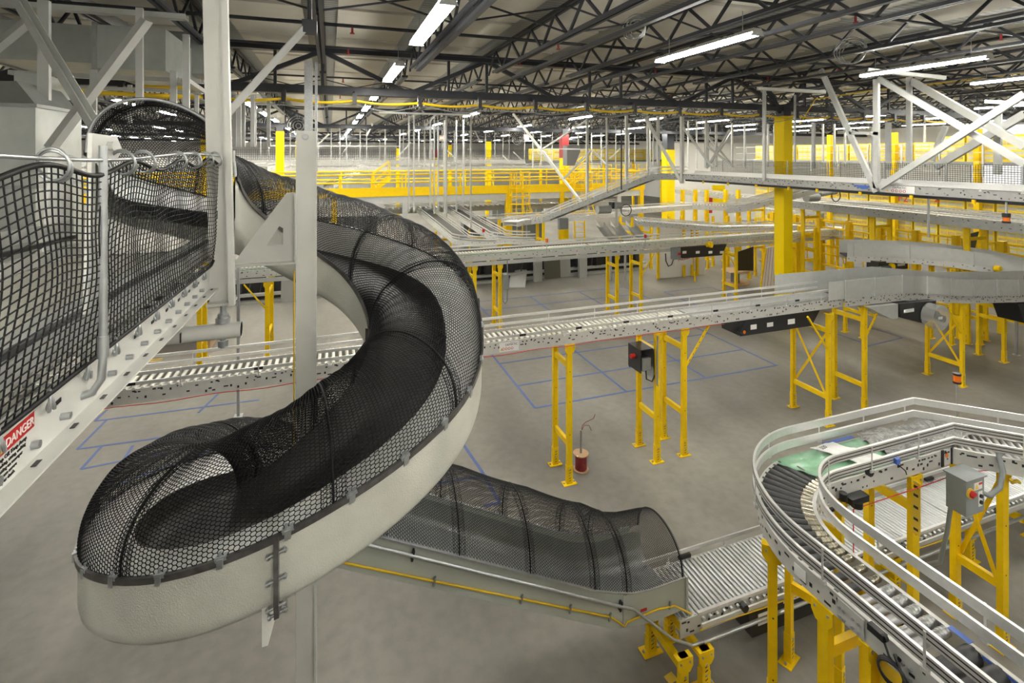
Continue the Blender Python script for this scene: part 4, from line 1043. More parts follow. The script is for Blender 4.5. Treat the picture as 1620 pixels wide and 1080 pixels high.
MB().box((3.875,YN-.03,.74),(3.9,YN+.03,1.13)).build('end_angle', STL, LCH)
MB().box((3.05,YN-.012,.78),(3.07,YN,1.13)).build('joint_strip', STL, LCH)
# canopy
def S_low(u, v):
    x = xs0+.0+u*(3.86-xs0); th = np.pi*v; y = (YN+YF)/2-.455*np.cos(th)
    rz = np.interp(x, [xs0, xs1-.35, xs1-.1, xs1+.12, xs1+.35, 3.9], [2.76, float(rimz(xs1-.35)), 1.19, 1.125, 1.10, 1.11])
    hh = np.interp(x, [xs0, 2.85, 3.2, 3.9], [.62, .62, .53, .42]); hh = hh*(1-.03*np.sin(np.pi*((x-xs0) % .78)/.78))
    return np.stack([x+.25*hh*np.sin(th)*np.clip((3.0-x)/.5, 0, 1)*0, y, rz+hh*np.sin(th)**.85], -1)
hexnet('net_canopy', S_low, int(4.45/.0185), 142, .0027, NETM, LCH)
for x in (.45, 1.2, 1.95, 2.7, 3.1, 3.84):
    u = (x-xs0)/(3.86-xs0); v = np.linspace(0, 1, 26)
    MB().tube([tuple(p) for p in S_low(np.full(26, u), v)], .008, 6).build('net_hoop', NETM, LCH)
    if x < 3.5:
        def Sb(uu, vv, u=u): return S_low(u+(uu-.5)*.03, vv)+np.stack([0*uu, 0*uu, -.008-.012*np.sin(18*vv+5*uu)], -1)
        hexnet('net_seam', Sb, 9, 120, .0021, NETM, LCH)
# conduit and yellow cable along the near side
zc = lambda x: float(rimz(x))-.075
tag(MB().tube([(xs0,YN-.05,zc(xs0)),(2.95,YN-.05,zc(2.95)),(3.15,YN-.055,1.0),(3.62,YN-.13,.58),(3.85,YN-.16,.47),(4.1,YN-.17,.47),(4.7,YN-.17,.47)],.017,8).build('conduit', GAL), 'grey conduit running down the near side of the straight chute', 'conduit')
zy = lambda x: float(np.interp(x, [xs0, 3.0], [2.43, .90]))
tag(MB().tube([(xs0,YN-.012,zy(xs0)),(1,YN-.012,zy(1)),(2,YN-.012,zy(2)),(2.9,YN-.012,zy(2.9)),(3.06,YN-.015,.80),(3.1,YN-.015,.84),(3.5,YN-.012,.86),(3.72,YN-.02,.84),(3.92,YN-.06,.72)],.011,6).build('yellow_cable', YCAB), 'yellow cable clipped along the near wall of the straight chute', 'cable')
for x in (.95, 1.85, 2.4, 2.88, 3.66):
    z = zy(x) if x < 3 else .86
    MB().obox((x,YN-.014,z),(.02,0,.0),(0,.02,0),(.015,0,.085)).build('cable_clip', GALD, LCH)
for x in (.74, 3.0): MB().obox((x,YN-.03,zc(x)-.005),(.018,0,0),(0,.05,0),(.02,0,.09)).build('conduit_clip', BLKP, LCH)
MB().box((3.23,YN-.075,.955),(3.31,YN-.07,.985)).build('red_label', REDM, LCH)
# ================================================================ left conveyor with net, at camera height
XE, XW = -.75, -1.66; YA, YBn = -.5, 4.26
def zr(y): return 5.19-(y-1.58)*.032
LC = thing('feed_conveyor', 'white railed conveyor at upper left feeding the spiral chute behind a black safety net', 'conveyor', (-1.2, 1.8, 5.1))
def lp(x, dz): return [(x, YA, zr(YA)+dz), (x, YBn, zr(YBn)+dz)]
def chan(x, out, h=.17, fl=.06):
    fr = frames([(x,YA,zr(YA)),(x,YBn,zr(YBn))]); o = -out; k = -o
    mb = MB(); t = .006
    prof = [(0,0),(k*fl,0),(k*fl,t),(k*t,t),(k*t,h-t),(k*fl,h-t),(k*fl,h),(0,h)]
    if out > 0: prof = [(0,0),(-fl,0),(-fl,t),(-t,t),(-t,h),(0,h)]
    mb.sweep(fr, prof, 0)
    y = .9
    while y < YBn:                              # round and oblong holes in the web, slots in the flange
        z = zr(y)
        xx = x+(.0005 if out > 0 else -.0005)
        if out > 0:
            mb.cyl((x-.002,y,z+.075),(x+.0012,y,z+.075),.013,12,1); mb.obox((x+.006,y+.1,z+.10),(.006,0,0),(0,.03,0),(0,0,.012),1)
            mb.obox((x+.03,y+.14,z+.0065),(.012,0,0),(0,.03,0),(0,0,.002),1)
        y += .21
    return mb.build('side_rail', [WHT, BLKP], LC)
# east rail: the flange turns outward (toward the camera)
chan(XE, 1); chan(XW, -1)
bm1 = MB().cyl((0,0,0),(.025,0,0),.011,6).mesh('bolt', [GAL])
for y in np.arange(1.15, 3.7, .17):
    o = bpy.data.objects.new('bolt', bm1); COL.objects.link(o); setp(o, LC); o.location = Vector((XE+.005,y+.03,zr(y)+.05))-Vector(wloc(LC))
for y in np.arange(YA+.05, YBn-.05, .063):
    o = bpy.data.objects.new('roller', roller_mesh(.84, .024, ROLW)); COL.objects.link(o); setp(o, LC); o.location = Vector(((XE+XW)/2,y,zr(y)+.19))-Vector(wloc(LC))
for x, dz, h in ((XE-.05,.24,.06),(XE-.10,.30,.03),(XW+.06,.27,.07),(XW+.02,.42,.08)):
    guard_rail(LC, frames([(x,YA,zr(YA)),(x,YBn-.02,zr(YBn))]), 0, dz, ALU, h, .03)
for x, dz in ((XE-.075,.275),(XW+.04,.345)):
    mb = MB().sweep(frames([(x,YA,zr(YA)),(x,YBn-.02,zr(YBn))]), [(-.012,dz-.012),(.012,dz-.012),(.012,dz+.012),(-.012,dz+.012)]); mb.build('rail_slot', BLKP, LC)
b = MB()
for y in (.4,1.2,2.0,2.8,3.6): b.beam((XE-.01,y,zr(y)+.06),(XW+.01,y,zr(y)+.06),.06,.05)
b.build('cross_member', WHT, LC)
# smooth white chute mouth on the conveyor end
b = MB().prism([(XW+.02,3.9,5.40),(XW+.02,4.26,5.38),(XW+.02,4.26,6.0),(XW+.02,3.98,5.98)],(-.015,0,0)); b.build('entry_cheek', GELW, LC)
MB().box((XW+.04,4.14,5.28),(XE-.03,4.28,5.31)).build('end_plate', LINER, LC)
# standoff pipes for the net
def standoff(y, x, ztop, out, lab):
    z = zr(y)
    return tag(MB().tube([(x-out*.09,y-.01,z+.05),(x-out*.02,y-.01,z+.05),(x+out*.03,y,z+.06),(x+out*.055,y,z+.10),(x+out*.06,y,z+.18),(x+out*.06,y,ztop)],.012,10).cyl((x+out*.06,y,z+.17),(x+out*.06,y,z+.24),.016,10).build('net_pole', GAL), lab, 'net pole')
standoff(2.0, XE, 6.03, 1, 'bent galvanized pole holding the safety net, nearest the camera')
standoff(4.02, XE+.02, 6.0, 1, 'bent galvanized pole holding the safety net beside the chute bracket')
tag(MB().cyl((XW-.1,3.5,5.1),(XW-.1,3.5,6.02),.016,10).build('net_pole', GAL), 'galvanized pole of the far net behind the first steel ring', 'net pole')
tag(MB().prism([(XE+.02,2.02,5.98),(XE+.02,2.2,5.98),(XE+.02,2.25,6.02),(XE+.02,2.2,6.065),(XE+.02,2.0,6.07),(XE+.02,1.96,5.5),(XE+.02,2.03,5.5)],(.012,0,0)).cyl((XE+.03,2.12,6.03),(XE+.05,2.12,6.03),.016,6).build('cable_bracket', WHT), 'white plate bracket holding the net cable at the nearest pole', 'bracket')
tag(MB().box((XE+.02,3.98,5.95),(XE+.12,4.06,6.03)).build('cable_bracket', GAL), 'small steel bracket holding the net cable near the chute', 'bracket')
# cable and rings
cab = [(XE+.06,y,5.995+.012*math.cos((y-1)*3)) for y in np.linspace(.6,4.05,30)]
tag(MB().tube(cab,.006,6).build('steel_cable', GAL), 'taut twisted steel cable along the top of the near safety net', 'cable')
rt = [1.68,2.16,2.38,2.85,3.15,3.45,3.7,3.85]
for i, y in enumerate(rt):
    mb = MB(); c = (XE+.06,y,5.975)
    for k in range(2): mb.torus((c[0],y+.012*k,c[2]-.005*k),(.3,1,.1+.2*k),.043,.0042,22,6)
    tag(mb.build('split_ring', GAL), 'double steel ring on the net cable, %s from the camera' % od(i), 'ring', 'steel rings along the net cable')
rb = list(np.arange(1.30, 3.75, .23))
for i, y in enumerate(rb):
    mb = MB(); c = (XE+.018, y, zr(y)+.145)
    for k in range(2): mb.torus((c[0],y+.012*k,c[2]),(.9,.5,.2*k),.036,.0045,18,6)
    tag(mb.build('split_ring', GAL), 'double steel ring lacing the net to the white rail, %s from the camera' % od(i), 'ring', 'steel rings along the white rail')
# near net: top on the cable, bottom on the rail, with a slight belly
def S_n(u, v):
    y = 1.0+u*3.05; zb = 5.19-(y-1.58)*.032+.165; zt = 5.955+.02*np.cos(u*30)
    zb = np.where(y > 3.75, zb+(y-3.75)*.3, zb)
    w = np.sin(np.pi*v)
    x = XE+.03+.03*v+.03*w*np.sin(u*6+1)+.004*np.sin(u*55+6*v)*w
    return np.stack([x, y+.012*np.sin(9*v+u*14)*w, zb+(zt-zb)*v+.006*np.sin(u*25+v*3)*w], -1)
NET = sqnet('safety_net', S_n, 86, 27, .0025, NETM, None)
tag(NET, 'black knotted safety net hung between the steel cable and the white rail', 'net')
bb = MB(); uu = np.linspace(0,1,120)
for vv in (0., 1.): bb.tube([tuple(p) for p in S_n(uu, np.full(120, vv))], .008, 6)
for uv in (0., 1.): bb.tube([tuple(p) for p in S_n(np.full(20, uv), np.linspace(0,1,20))], .008, 6)
bb.build('border_rope', NETM, NET)
# end net at the chute: returns west along the entry
def S_e(u, v):
    x = XE+.06-.03*np.sin(6*v); y = 4.05+.0*u+.03*np.sin(8*u+5*v)
    return np.stack([XE+.09-u*.10+.02*np.sin(5*v), y+u*.05, 5.25+.70*v+.0*u], -1)
n2 = sqnet('safety_net', S_e, 5, 25, .0035, NETM, None); tag(n2, 'narrow flap of black net closing the gap between pole and chute', 'net')
def S_w(u, v):
    y = .6+u*2.3; return np.stack([XW-.12+.03*np.sin(u*9+3*v)*np.sin(np.pi*v), y, 5.35+.63*v-.04*np.sin(np.pi*((u*4) % 1))*v], -1)
n3 = sqnet('safety_net', S_w, 60, 18, .0024, NETM, None); tag(n3, 'second black net on the far side of the white railed conveyor', 'net')
tag(MB().tube([(XW-.12,y,5.99) for y in (.5,2,3.9)],.006,6).build('steel_cable', GAL), 'steel cable along the top of the far safety net', 'cable')
# danger sign on the rail
t = thing('danger_sign', 'white danger sign with red header on the side of the white rail', 'sign', (XE+.012,1.5,5.2))
y0, y1 = 1.30, 1.72; z0, z1 = 5.203, 5.335; xs = XE+.012
MB().box((XE+.004,y0,z0),(xs,y1+.0,z1)).build('plate', WHT, t)
def sgn(y, z): return (xs+.0012, y, z)
MB().box((xs,1.53,z1-.052),(xs+.001,1.70,z1-.012)).build('red_header', REDM, t)
text_mesh('header_lettering', 'DANGER', .031, PAPER, t, (xs+.0016,1.571,z1-.043), (0,1,0), (0,0,1))
MB().prism([(xs+.001,1.534,z1-.046),(xs+.001,1.566,z1-.046),(xs+.001,1.55,z1-.018)],(.001,0,0)).build('warning_triangle', TAPEY, t)
for i, s_ in enumerate(['Keep Off. Keep Away.', 'Climbing, sitting, walking', 'or riding on conveyor', 'will cause severe', 'injury or death.']):
    text_mesh('lettering', s_, .0125 if i else .0145, BLKP, t, (xs+.0014,1.533,z1-.066-.0135*i), (0,1,0), (0,0,1))
# hanger channel, threaded rod and pipe below
HP = thing('hanger_post', 'thick white channel post hanging from the roof at the left, ending above a pipe', 'hanger post', (-.66,3.85,5.03))
MB().channel((-.68,3.83,5.02),(-.755,3.83,8.6),.125,.08,.01,up=(0,1,0)).build('channel', WHT, HP)
b = MB().beam((-.603,3.77,5.02),(-.678,3.77,8.6),.034,.06,up=(0,1,0)); b.build('flange', WHT, HP)
MB().box((-.75,3.76,5.02),(-.595,3.92,5.035)).build('end_plate', WHT, HP)
MB().cyl((-.67,3.85,4.72),(-.67,3.85,5.05),.017,10).cyl((-.67,3.85,4.92),(-.67,3.85,4.945),.035,6).cyl((-.67,3.85,4.89),(-.67,3.85,4.92),.045,14).cyl((-.67,3.85,4.73),(-.67,3.85,4.77),.035,6).build('threaded_rod', GAL, HP)
t = thing('support_pipe', 'white round pipe carried by the hanger rod under the conveyor rail', 'pipe', (-1.3,3.85,4.8))
pb = MB().cyl((-1.9,3.85,4.83),(-.56,3.85,4.83),.052,18,0,None,False).cyl((-1.9,3.85,4.83),(-.56,3.85,4.83),.045,18,1,None,False).cyl((-1.9,3.85,4.83),(-1.02,3.85,4.83),.06,16)
pb.build('pipe', [WHT, BLKP], t)
MB().beam((-.9,3.797,4.80),(-.9,3.797,4.86),.006,.02).build('mark', BLKP, t)
# diagonal braces and frames at upper left
def brace(name, p0, p1, w, m, lab, cat='brace', h=.05):
    return tag(MB().channel(p0, p1, w, h, .008).build(name, m), lab, cat)
t = brace('diagonal_brace', P(352,196,D=4.0), P(488,45,D=4.4), .075, STL, 'white diagonal brace rising right from the thick hanger post')
q = P(490,44,D=4.4); tag(MB().box((q.x-.06,q.y-.05,q.z-.05),(q.x+.06,q.y+.05,q.z+.06)).cyl((q.x,q.y,q.z),(q.x,q.y,8.2),.02,6).build('brace_anchor', DRK), 'dark clamp fixing the diagonal brace to the roof steel', 'clamp')
# ================================================================ long far conveyor with the green edge line
FY = 17.05; FZ = 2.4
fx = [-6.5, 2.2, 9.2, 16.0, 21.5]
flab = ['far roller conveyor section with green edge line, seen left of the chute post','far roller conveyor section with green edge line, right of the chute','far roller conveyor section with green edge line, over the braced yellow stand','far roller conveyor section with green edge line, behind the yellow column']
for i in range(4):
    a, b = fx[i], fx[i+1]
    r = conveyor('roller_conveyor', flab[i], 'conveyor', [(a,FY,FZ),(b,FY,FZ)], .7, .22, (ROLW,.03,.11 if i < 2 else .12), ((.08,.2),(.06,)), seed=41+i, hstep=.22, brk=1.6)
    MB().box((a,FY-.37,FZ+.235),(b,FY-.355,FZ+.25)).build('green_strip', GRN, r)
    MB().box((a,FY-.34,FZ-.16),(b,FY-.33,FZ-.03)).build('lower_channel', STL, r)
end = arc(21.5, FY+.9, .9, -90, 90, FZ, n=16)
r = conveyor('curved_conveyor', 'rounded turn at the right end of the long far conveyor', 'conveyor', end, .7, .22, (ROLL,.028,.12), ((.08,),(.06,.2)), seed=47, hstep=.2)
r2 = conveyor('roller_conveyor', 'return lane behind the long far conveyor, right part', 'conveyor', [(21.5,FY+1.8,FZ),(16.5,FY+1.85,FZ+.15),(13.2,FY+3.2,FZ+.4)], .7, .22, (ROLL,.028,.13), ((.1,),(.1,)), seed=48, hstep=.25)
for x, w, lab, kn in ((-3.5,.66,'yellow leg stand seen under the thick hanger post',0),(-1.75,1.2,'yellow leg stand with slanted brace behind the centre post',-1),(4.6,.68,'pair of yellow legs just right of the chute net',0),(5.5,.68,'yellow leg stand beside the small grey wall box',0),(10.1,.68,'yellow leg stand in the middle of the far conveyor',0),(11.15,.68,'yellow leg stand with slanted brace in the middle of the far conveyor',1),(15.7,.68,'yellow leg stand below the black drive box of the far conveyor',-1),(19.0,.68,'yellow stand just right of the yellow column, left one',0),(20.1,.68,'yellow stand right of the yellow column, second one',0),(21.4,.68,'yellow stand below the rounded conveyor turn',0)):
    stand(lab, x, FY-.34, 0, w, FZ-.16, bars=(.6,), knee=kn, lw=.12)
# tiny beacons on the far conveyor
for x, y, m, lab in ((865,381,ORG,'small orange beacon on the far conveyor'),(1021,374,REDM,'small red beacon on the far conveyor, right of the orange one'),(1340,352,REDM,'small red beacon at the rounded turn')):
    q = P(x, y, Y=FY-.42); t = thing('warning_beacon', lab, 'beacon', (q.x, q.y, FZ+.2))
    MB().cyl((q.x,q.y,FZ+.1),(q.x,q.y,q.z-.05),.015,6).build('post', GAL, t); MB().cyl((q.x,q.y,q.z-.05),(q.x,q.y,q.z+.08),.05,10).build('lens', m, t)
# boxes on and below the far conveyor
def wallbox(lab, x0, y0, x1, y1, Y, d=.2, m=BOXG, sw=False):
    a, b = P(x0, y0, Y=Y), P(x1, y1, Y=Y); t = thing('junction_box', lab, 'control box', (a.x, Y, b.z))
    MB().box((a.x,Y,b.z),(b.x,Y+d,a.z)).build('enclosure', m, t)
    if sw:
        c = ((a.x+b.x)/2, Y-.02, (a.z+b.z)/2); MB().cyl((c[0]+.08,Y-.03,c[2]),(c[0]+.08,Y,c[2]),.06,12).build('red_switch', REDM, t)
    return t
t = wallbox('small grey wall box on the yellow legs right of the chute', 797, 435, 805, 457, FY-.55)
q = P(800,457,Y=FY-.5); tag(MB().tube([(q.x-.1,q.y,q.z),(q.x-.1,q.y,q.z-.4),(q.x-.02,q.y,q.z-.5),(q.x+.05,q.y,q.z-.4),(q.x+.06,q.y,q.z+1.0)],.018,6).build('cable_loop', BOXG), 'dark cable loop hanging below the small grey wall box', 'cable')
wallbox('grey control box with red switch on the far conveyor', 1066, 393, 1077, 410, FY-.55, sw=True)
q = P(1066,408,Y=FY-.5); tag(MB().tube([(q.x,q.y,q.z),(q.x-.1,q.y,q.z-.25),(q.x-.25,q.y,q.z-.3),(q.x-.36,q.y,q.z-.1),(q.x-.38,q.y,q.z+.2)],.022,6).build('cable_loop', BLKP), 'black cable loop beside the far grey control box', 'cable')
t = drive_box('black drive box with white labels under the far conveyor', P(1078,398,Y=FY-.4).x, P(1150,398,Y=FY-.4).x, FY-.4, 1.95, 2.38, .6)
for x in (1083,1104,1124,1142):
    q = P(x, 399, Y=FY-.41); MB().box((q.x-.09,q.y,q.z-.05),(q.x+.09,q.y+.01,q.z+.05)).build('label', PAPER, t)
q = P(1123,387,Y=FY-.45); t = thing('yellow_motor', 'small yellow gear motor on top of the far black drive box', 'motor', q)
MB().cyl((q.x-.15,q.y,q.z),(q.x+.1,q.y,q.z),.09,10).box((q.x-.05,q.y-.1,q.z-.1),(q.x+.06,q.y+.1,q.z+.12)).build('body', YEL, t)

# ================================================================ two belt lines coming from the back into the far conveyor
for k, (x, lab) in enumerate(((5.0,'belt line coming from the back into the far conveyor, left one'),(6.6,'belt line coming from the back into the far conveyor, right one'))):
    pts = [(x,29.4,2.75),(x,20.6,2.45)]+[(p[0],p[1],2.42) for p in arc(x+1.2,20.6,1.2,180,270,2.42,n=10)][1:]
    r = conveyor('belt_conveyor', lab, 'conveyor', pts, .72, .2, None, ((.08,.2),(.08,.2)), seed=51+k, bed=BLKR, hstep=.3, brk=1.8)
    stand('yellow stand under the %s back belt line' % ('left' if k == 0 else 'right'), x-.35, 23.6, math.radians(-90), .7, 2.45, bars=(.7,))
q = P(765,365,D=21); t = thing('warning_beacon', 'small red beacon at the curved end of the back belt lines', 'beacon', q)
MB().cyl((q.x,q.y,2.5),(q.x,q.y,q.z-.05),.015,6).build('post', GAL, t); MB().cyl((q.x,q.y,q.z-.05),(q.x,q.y,q.z+.08),.055,10).build('lens', REDM, t)

# ================================================================ dark sorter row on the floor behind the far conveyor
t = thing('sorter', 'long dark sorting machine low on the floor behind the far conveyor', 'machine', (4,23.3,0))
MB().box((-9,22.9,.0),(15.5,23.1,.12)).box((-9,22.8,.32),(15.5,23.0,.42)).build('base_rail', STL, t)
MB().box((-9,23.2,.1),(15.5,23.6,1.5)).build('dark_side', BLKM, t)
b = MB()
x = -9
while x < 15.5: b.beam((x,23.0,.35),(x+.22,23.15,1.4),.03,.05); x += .42
b.build('fins', BLKR, t)
for x in np.arange(-8.2, 15, 1.15):
    p = MB().box((x,22.62,.5),(x+.28,22.95,1.5)); o = p.build('chute_divider', BLKP, t)
    MB().box((x+.05,22.612,1.05),(x+.2,22.62,1.25)).build('white_label', PAPER, o)
# grey panels leaning and lying there
def px_panel(name, lab, cat, quad, Y, th, m, thick=(0,.04,0)):
    pts = [P(x, y, Y=Y) for x, y in quad]; b = MB().prism(pts, thick); return tag(b.build(name, m), lab, cat)
px_panel('metal_panel', 'dark olive square panel leaning on the sorter', 'panel', [(861,413),(886,411),(887,439),(862,441)], 21.9, .05, OLIVE)
px_panel('metal_panel', 'light grey square panel leaning beside the olive panel', 'panel', [(886,411),(902,409),(903,437),(887,439)], 21.93, .05, PANG)
px_panel('metal_panel', 'grey panel standing by the sorter behind the centre post', 'panel', [(445,441),(470,441),(470,478),(444,478)], 21.5, .05, PANG)
a = gp(806,456); b_ = gp(831,456); c_ = gp(834,442); d_ = gp(808,441)
tag(MB().prism([(*a,.02),(*b_,.02),(c_[0],c_[1],.42),(d_[0],d_[1],.42)],(0,.03,.04)).build('metal_panel', PANG), 'grey panel lying tilted on the floor near the small wall box', 'panel')
tag(MB().box((P(917,430,Y=22.4).x,22.4,0),(P(929,430,Y=22.4).x,22.6,1.55)).build('cabinet', STL), 'pale narrow cabinet in the sorter row, right of the leaning panels', 'cabinet')
tag(MB().box((P(846,430,Y=22.4).x,22.4,.0),(P(858,430,Y=22.4).x,22.6,1.5)).build('cabinet', STL), 'pale narrow cabinet in the sorter row, left of the leaning panels', 'cabinet')
# ---- wire spool with conduit and loose wire
q = gp(919,742); sx, sy = q[0], q[1]
t = thing('wire_spool', 'plywood spool of dark red wire standing on the floor beside the yellow legs', 'spool', (sx, sy, 0))
for z in (0, .30): MB().cyl((sx,sy,z),(sx,sy,z+.015),.148,28).build('flange', WOOD, t)
b = MB().cyl((sx,sy,.015),(sx,sy,.30),.105,24)
for k in range(14): b.torus((sx,sy,.03+.019*k),(0,0,1),.106,.010,24,5)
b.build('wire_winding', REDW, t)
MB().box((sx-.13,sy-.10,.3152),(sx-.10,sy-.06,.317)).build('label', PAPER, t)
tag(MB().cyl((sx,sy,.315),(sx,sy,.75),.02,10).build('spool_rod', GALD), 'grey tube standing upright in the red wire spool', 'rod')
tag(MB().tube([(sx+.01,sy,.73),(sx+.03,sy,.83),(sx+.1,sy,.88),(sx+.2,sy-.02,.92),(sx+.26,sy-.02,.93),(sx+.29,sy-.03,1.02)],.006,5).tube([(sx+.01,sy,.73),(sx+.06,sy-.02,.84),(sx+.15,sy-.04,.83),(sx+.19,sy-.06,.74)],.006,5).build('loose_wire', REDW), 'two loose ends of red wire rising from the tube', 'wire')
# ---- plywood cable reel
q = P(1163,447,Z=0); rx, ry = q.x, q.y
t = thing('cable_reel', 'plywood cable reel lying flat on the floor left of the yellow column', 'cable reel', (rx, ry, 0))
MB().cyl((rx,ry,0),(rx,ry,.04),.62,28).build('lower_flange', WOOD, t); MB().cyl((rx,ry,.04),(rx,ry,.55),.2,18).build('core', BOXG, t); MB().cyl((rx,ry,.55),(rx,ry,.59),.62,28).build('upper_flange', WOOD, t)
tag(MB().box((rx-.7,ry-.5,.6),(rx+.7,ry-.35,.63)).build('board', WOOD), 'plywood board lying on top of the cable reel', 'board')
# ---- white boards and leaning panel
t = thing('white_screen', 'white protective boards in yellow frames behind the far conveyor', 'screen', (P(1077,420,Y=21).x, 21, 0))
a, b = P(1040,352,Y=21), P(1115,352,Y=21)
MB().box((a.x,21,.0),(b.x,21.03,a.z)).build('board', PAPER, t)
for x in (1041,1082,1095,1103): q = P(x, 350, Y=20.95); MB().box((q.x-.06,20.9,.0),(q.x+.06,20.99,q.z)).build('post', YEL, t)
MB().box((P(1098,412,Y=20).x,19.9,0),(P(1096,412,Y=20).x+.1,20,.5)).build('foot', YEL, t)
t = px_panel('white_board', 'low white board with faint red printing on the floor', 'board', [(1070,400),(1096,397),(1096,418),(1068,421)], 20.2, .03, PAPER)
q = P(1073,413,Y=20.19); text_mesh('lettering', 'Accuride', .3, REDM, t, (q.x, 20.19, q.z), (1,0,.12), (0,0,1))
t = px_panel('leaning_board', 'white board in an orange frame leaning by the yellow column', 'board', [(1212,392),(1229,388),(1229,455),(1203,458)], 15.4, .03, PAPER)
b = MB(); c4p = [P(x, y, Y=15.38) for x, y in [(1212,392),(1203,458)]]; b.beam(c4p[0], c4p[1], .06, .04)
b.build('orange_edge', YEL, t)
b = MB(); 
for k in range(4):
    p0 = P(1216+k*4, 392, Y=15.39); p1 = P(1209+k*5, 455, Y=15.39); b.beam(p0, p1, .012, .004)
b.build('red_stripe', REDM, t)
px_panel('black_panel', 'black panel leaning behind the plywood cable reel', 'panel', [(1168,398),(1192,390),(1192,428),(1164,428)], 18.6, .05, BLKM)
# pallet with red decking, far left under the rail
q = P(290,545,Z=0); t = thing('pallet', 'stack of reddish pallet boards on the floor left of the yellow leg', 'pallet', (q.x, q.y, 0))
for k in range(6): MB().box((q.x-1.0,q.y-.8+k*.28,.3),(q.x+1.0,q.y-.62+k*.28,.33)).build('board', mat('red_brown_board',(.25,.1,.06),.6), t)
MB().box((q.x-.9,q.y-.8,0),(q.x-.8,q.y+.75,.3)).box((q.x+.8,q.y-.8,0),(q.x+.9,q.y+.75,.3)).build('bearer', WOOD, t)
# ================================================================ grey walled curved belt at the right, behind the first
GP = [P(1334,410,D=17.6), P(1430,413,D=17.1), P(1500,419,D=16.6), P(1570,430,D=16.0), P(1626,444,D=15.5)]
r = conveyor('belt_conveyor', 'second grey walled belt conveyor curving at the right, behind the first', 'conveyor', [tuple(p) for p in GP], .75, .18, None, ((),()), seed=61, bed=BLKR, hstep=.2)
wallpanel(r, [tuple(p) for p in GP], .40, .18, .62, STL); wallpanel(r, [tuple(p) for p in GP], -.40, .18, .60, STL, ribs=1.6, out=-1)
for (x, lab) in ((1360,'yellow stand under the left end of the second grey walled belt'),(1500,'yellow stand under the middle of the second grey walled belt'),(1545,'yellow stand under the right bend of the second grey walled belt')):
    q = P(x, 420, D=16.9 if x < 1450 else 16.3); stand(lab, q.x, q.y-.1, 0, .6, q.z-.05, bars=(.8,), xb=x < 1450, lw=.11)
q = P(1400,423,D=16.9); t = thing('gearmotor', 'dark gear motor with yellow cap under the second grey walled belt', 'motor', q)
MB().box((q.x-.3,q.y,q.z-.12),(q.x+1.1,q.y+.4,q.z+.2)).build('housing', BLKM, t); MB().cyl((q.x-.5,q.y-.05,q.z-.05),(q.x+.1,q.y-.05,q.z-.05),.13,14).build('motor', mat('dark_teal_motor',(.03,.06,.07),.4), t); MB().cyl((q.x+.25,q.y-.1,q.z+.02),(q.x+.25,q.y,q.z+.02),.11,14).build('cap', YEL, t); MB().box((q.x+.6,q.y-.01,q.z),(q.x+.95,q.y,q.z+.08)).build('label', PAPER, t)
q = P(1590,436,D=15.5); t = thing('drive_housing', 'long black housing under the right bend of the second grey walled belt', 'drive unit', q)
MB().prism([(q.x-1.2,q.y,q.z+.12),(q.x+1,q.y-.5,q.z+.05),(q.x+1,q.y-.5,q.z-.25),(q.x-1.1,q.y,q.z-.1)],(.1,.4,0)).build('cover', BLKM, t)
MB().cyl((P(1555,420,D=15.9).x,P(1555,420,D=15.9).y-.45,P(1555,420,D=15.9).z-.02),(P(1555,420,D=15.9).x,P(1555,420,D=15.9).y-.3,P(1555,420,D=15.9).z-.02),.09,12).build('yellow_cap', YEL, t)

# ================================================================ upper netted conveyor running north-south at the right
UX, UZ = 13.35, 5.06
UYs = [(-1.0,6.5),(6.5,11.2),(11.2,16.8)]
ul = ['upper hung roller conveyor, near section at the right edge','upper hung roller conveyor, section below the white V shaped brace','upper hung roller conveyor, far section meeting the incline']
for i, (a, b) in enumerate(UYs):
    for k, x in enumerate((UX, UX+.72)):
        lane = 'near lane' if k == 0 else 'far lane'
        r = conveyor('roller_conveyor', ul[i]+', '+lane, 'conveyor', [(x,a,UZ),(x,b,UZ)], .68, .2, (GALD,.025,.085), ((.09,) if k else (.03,),(.04,)), seed=71+i*2+k, hstep=.10, brk=1.7, frm=FRMD)
        MB().box((x-.33,a,UZ+.21),(x-.31,b,UZ+.225)).build('blue_strip', BLUET if k else STL, r)
    if True: MB().box((UX-.1,a,UZ-.09),(UX+.18,b,UZ-.03)).build('lower_beam', DRK, r)
    for y in np.arange(a+.5, b, 1.25): MB().box((UX-.36,y,UZ-.11),(UX-.32,y+.06,UZ-.02)).build('yellow_cap', YEL, r)
t = thing('label_sign', 'white maker plate with red warning marks on the upper hung conveyor', 'sign', (UX-.355, 8.9, UZ))
pl = MB().box((UX-.352,8.2,UZ+.02),(UX-.349,9.0,UZ+.19)).build('plate', PAPER, t)
text_mesh('lettering', 'DEMATIC', .075, BLKP, t, (UX-.353, 8.7, UZ+.12), (0,-1,0), (0,0,1))
b = MB()
for k in range(4): b.torus((UX-.353, 8.7-.09*k, UZ+.065),(1,0,0),.028,.007,10,4)
b.build('warning_symbol', REDM, t)
MB().prism([(UX-.353,8.86,UZ+.035),(UX-.353,8.79,UZ+.035),(UX-.353,8.825,UZ+.095)],(-.001,0,0)).build('warning_triangle', TAPEY, t)
tag(MB().prism([(UX-.352,9.75,UZ+.16),(UX-.352,9.25,UZ+.15),(UX-.352,9.33,UZ+.07),(UX-.352,9.45,UZ+.05)],(-.002,0,0)).build('masking_tape', BLUET), 'blue tape patch on the side of the upper hung conveyor', 'tape')
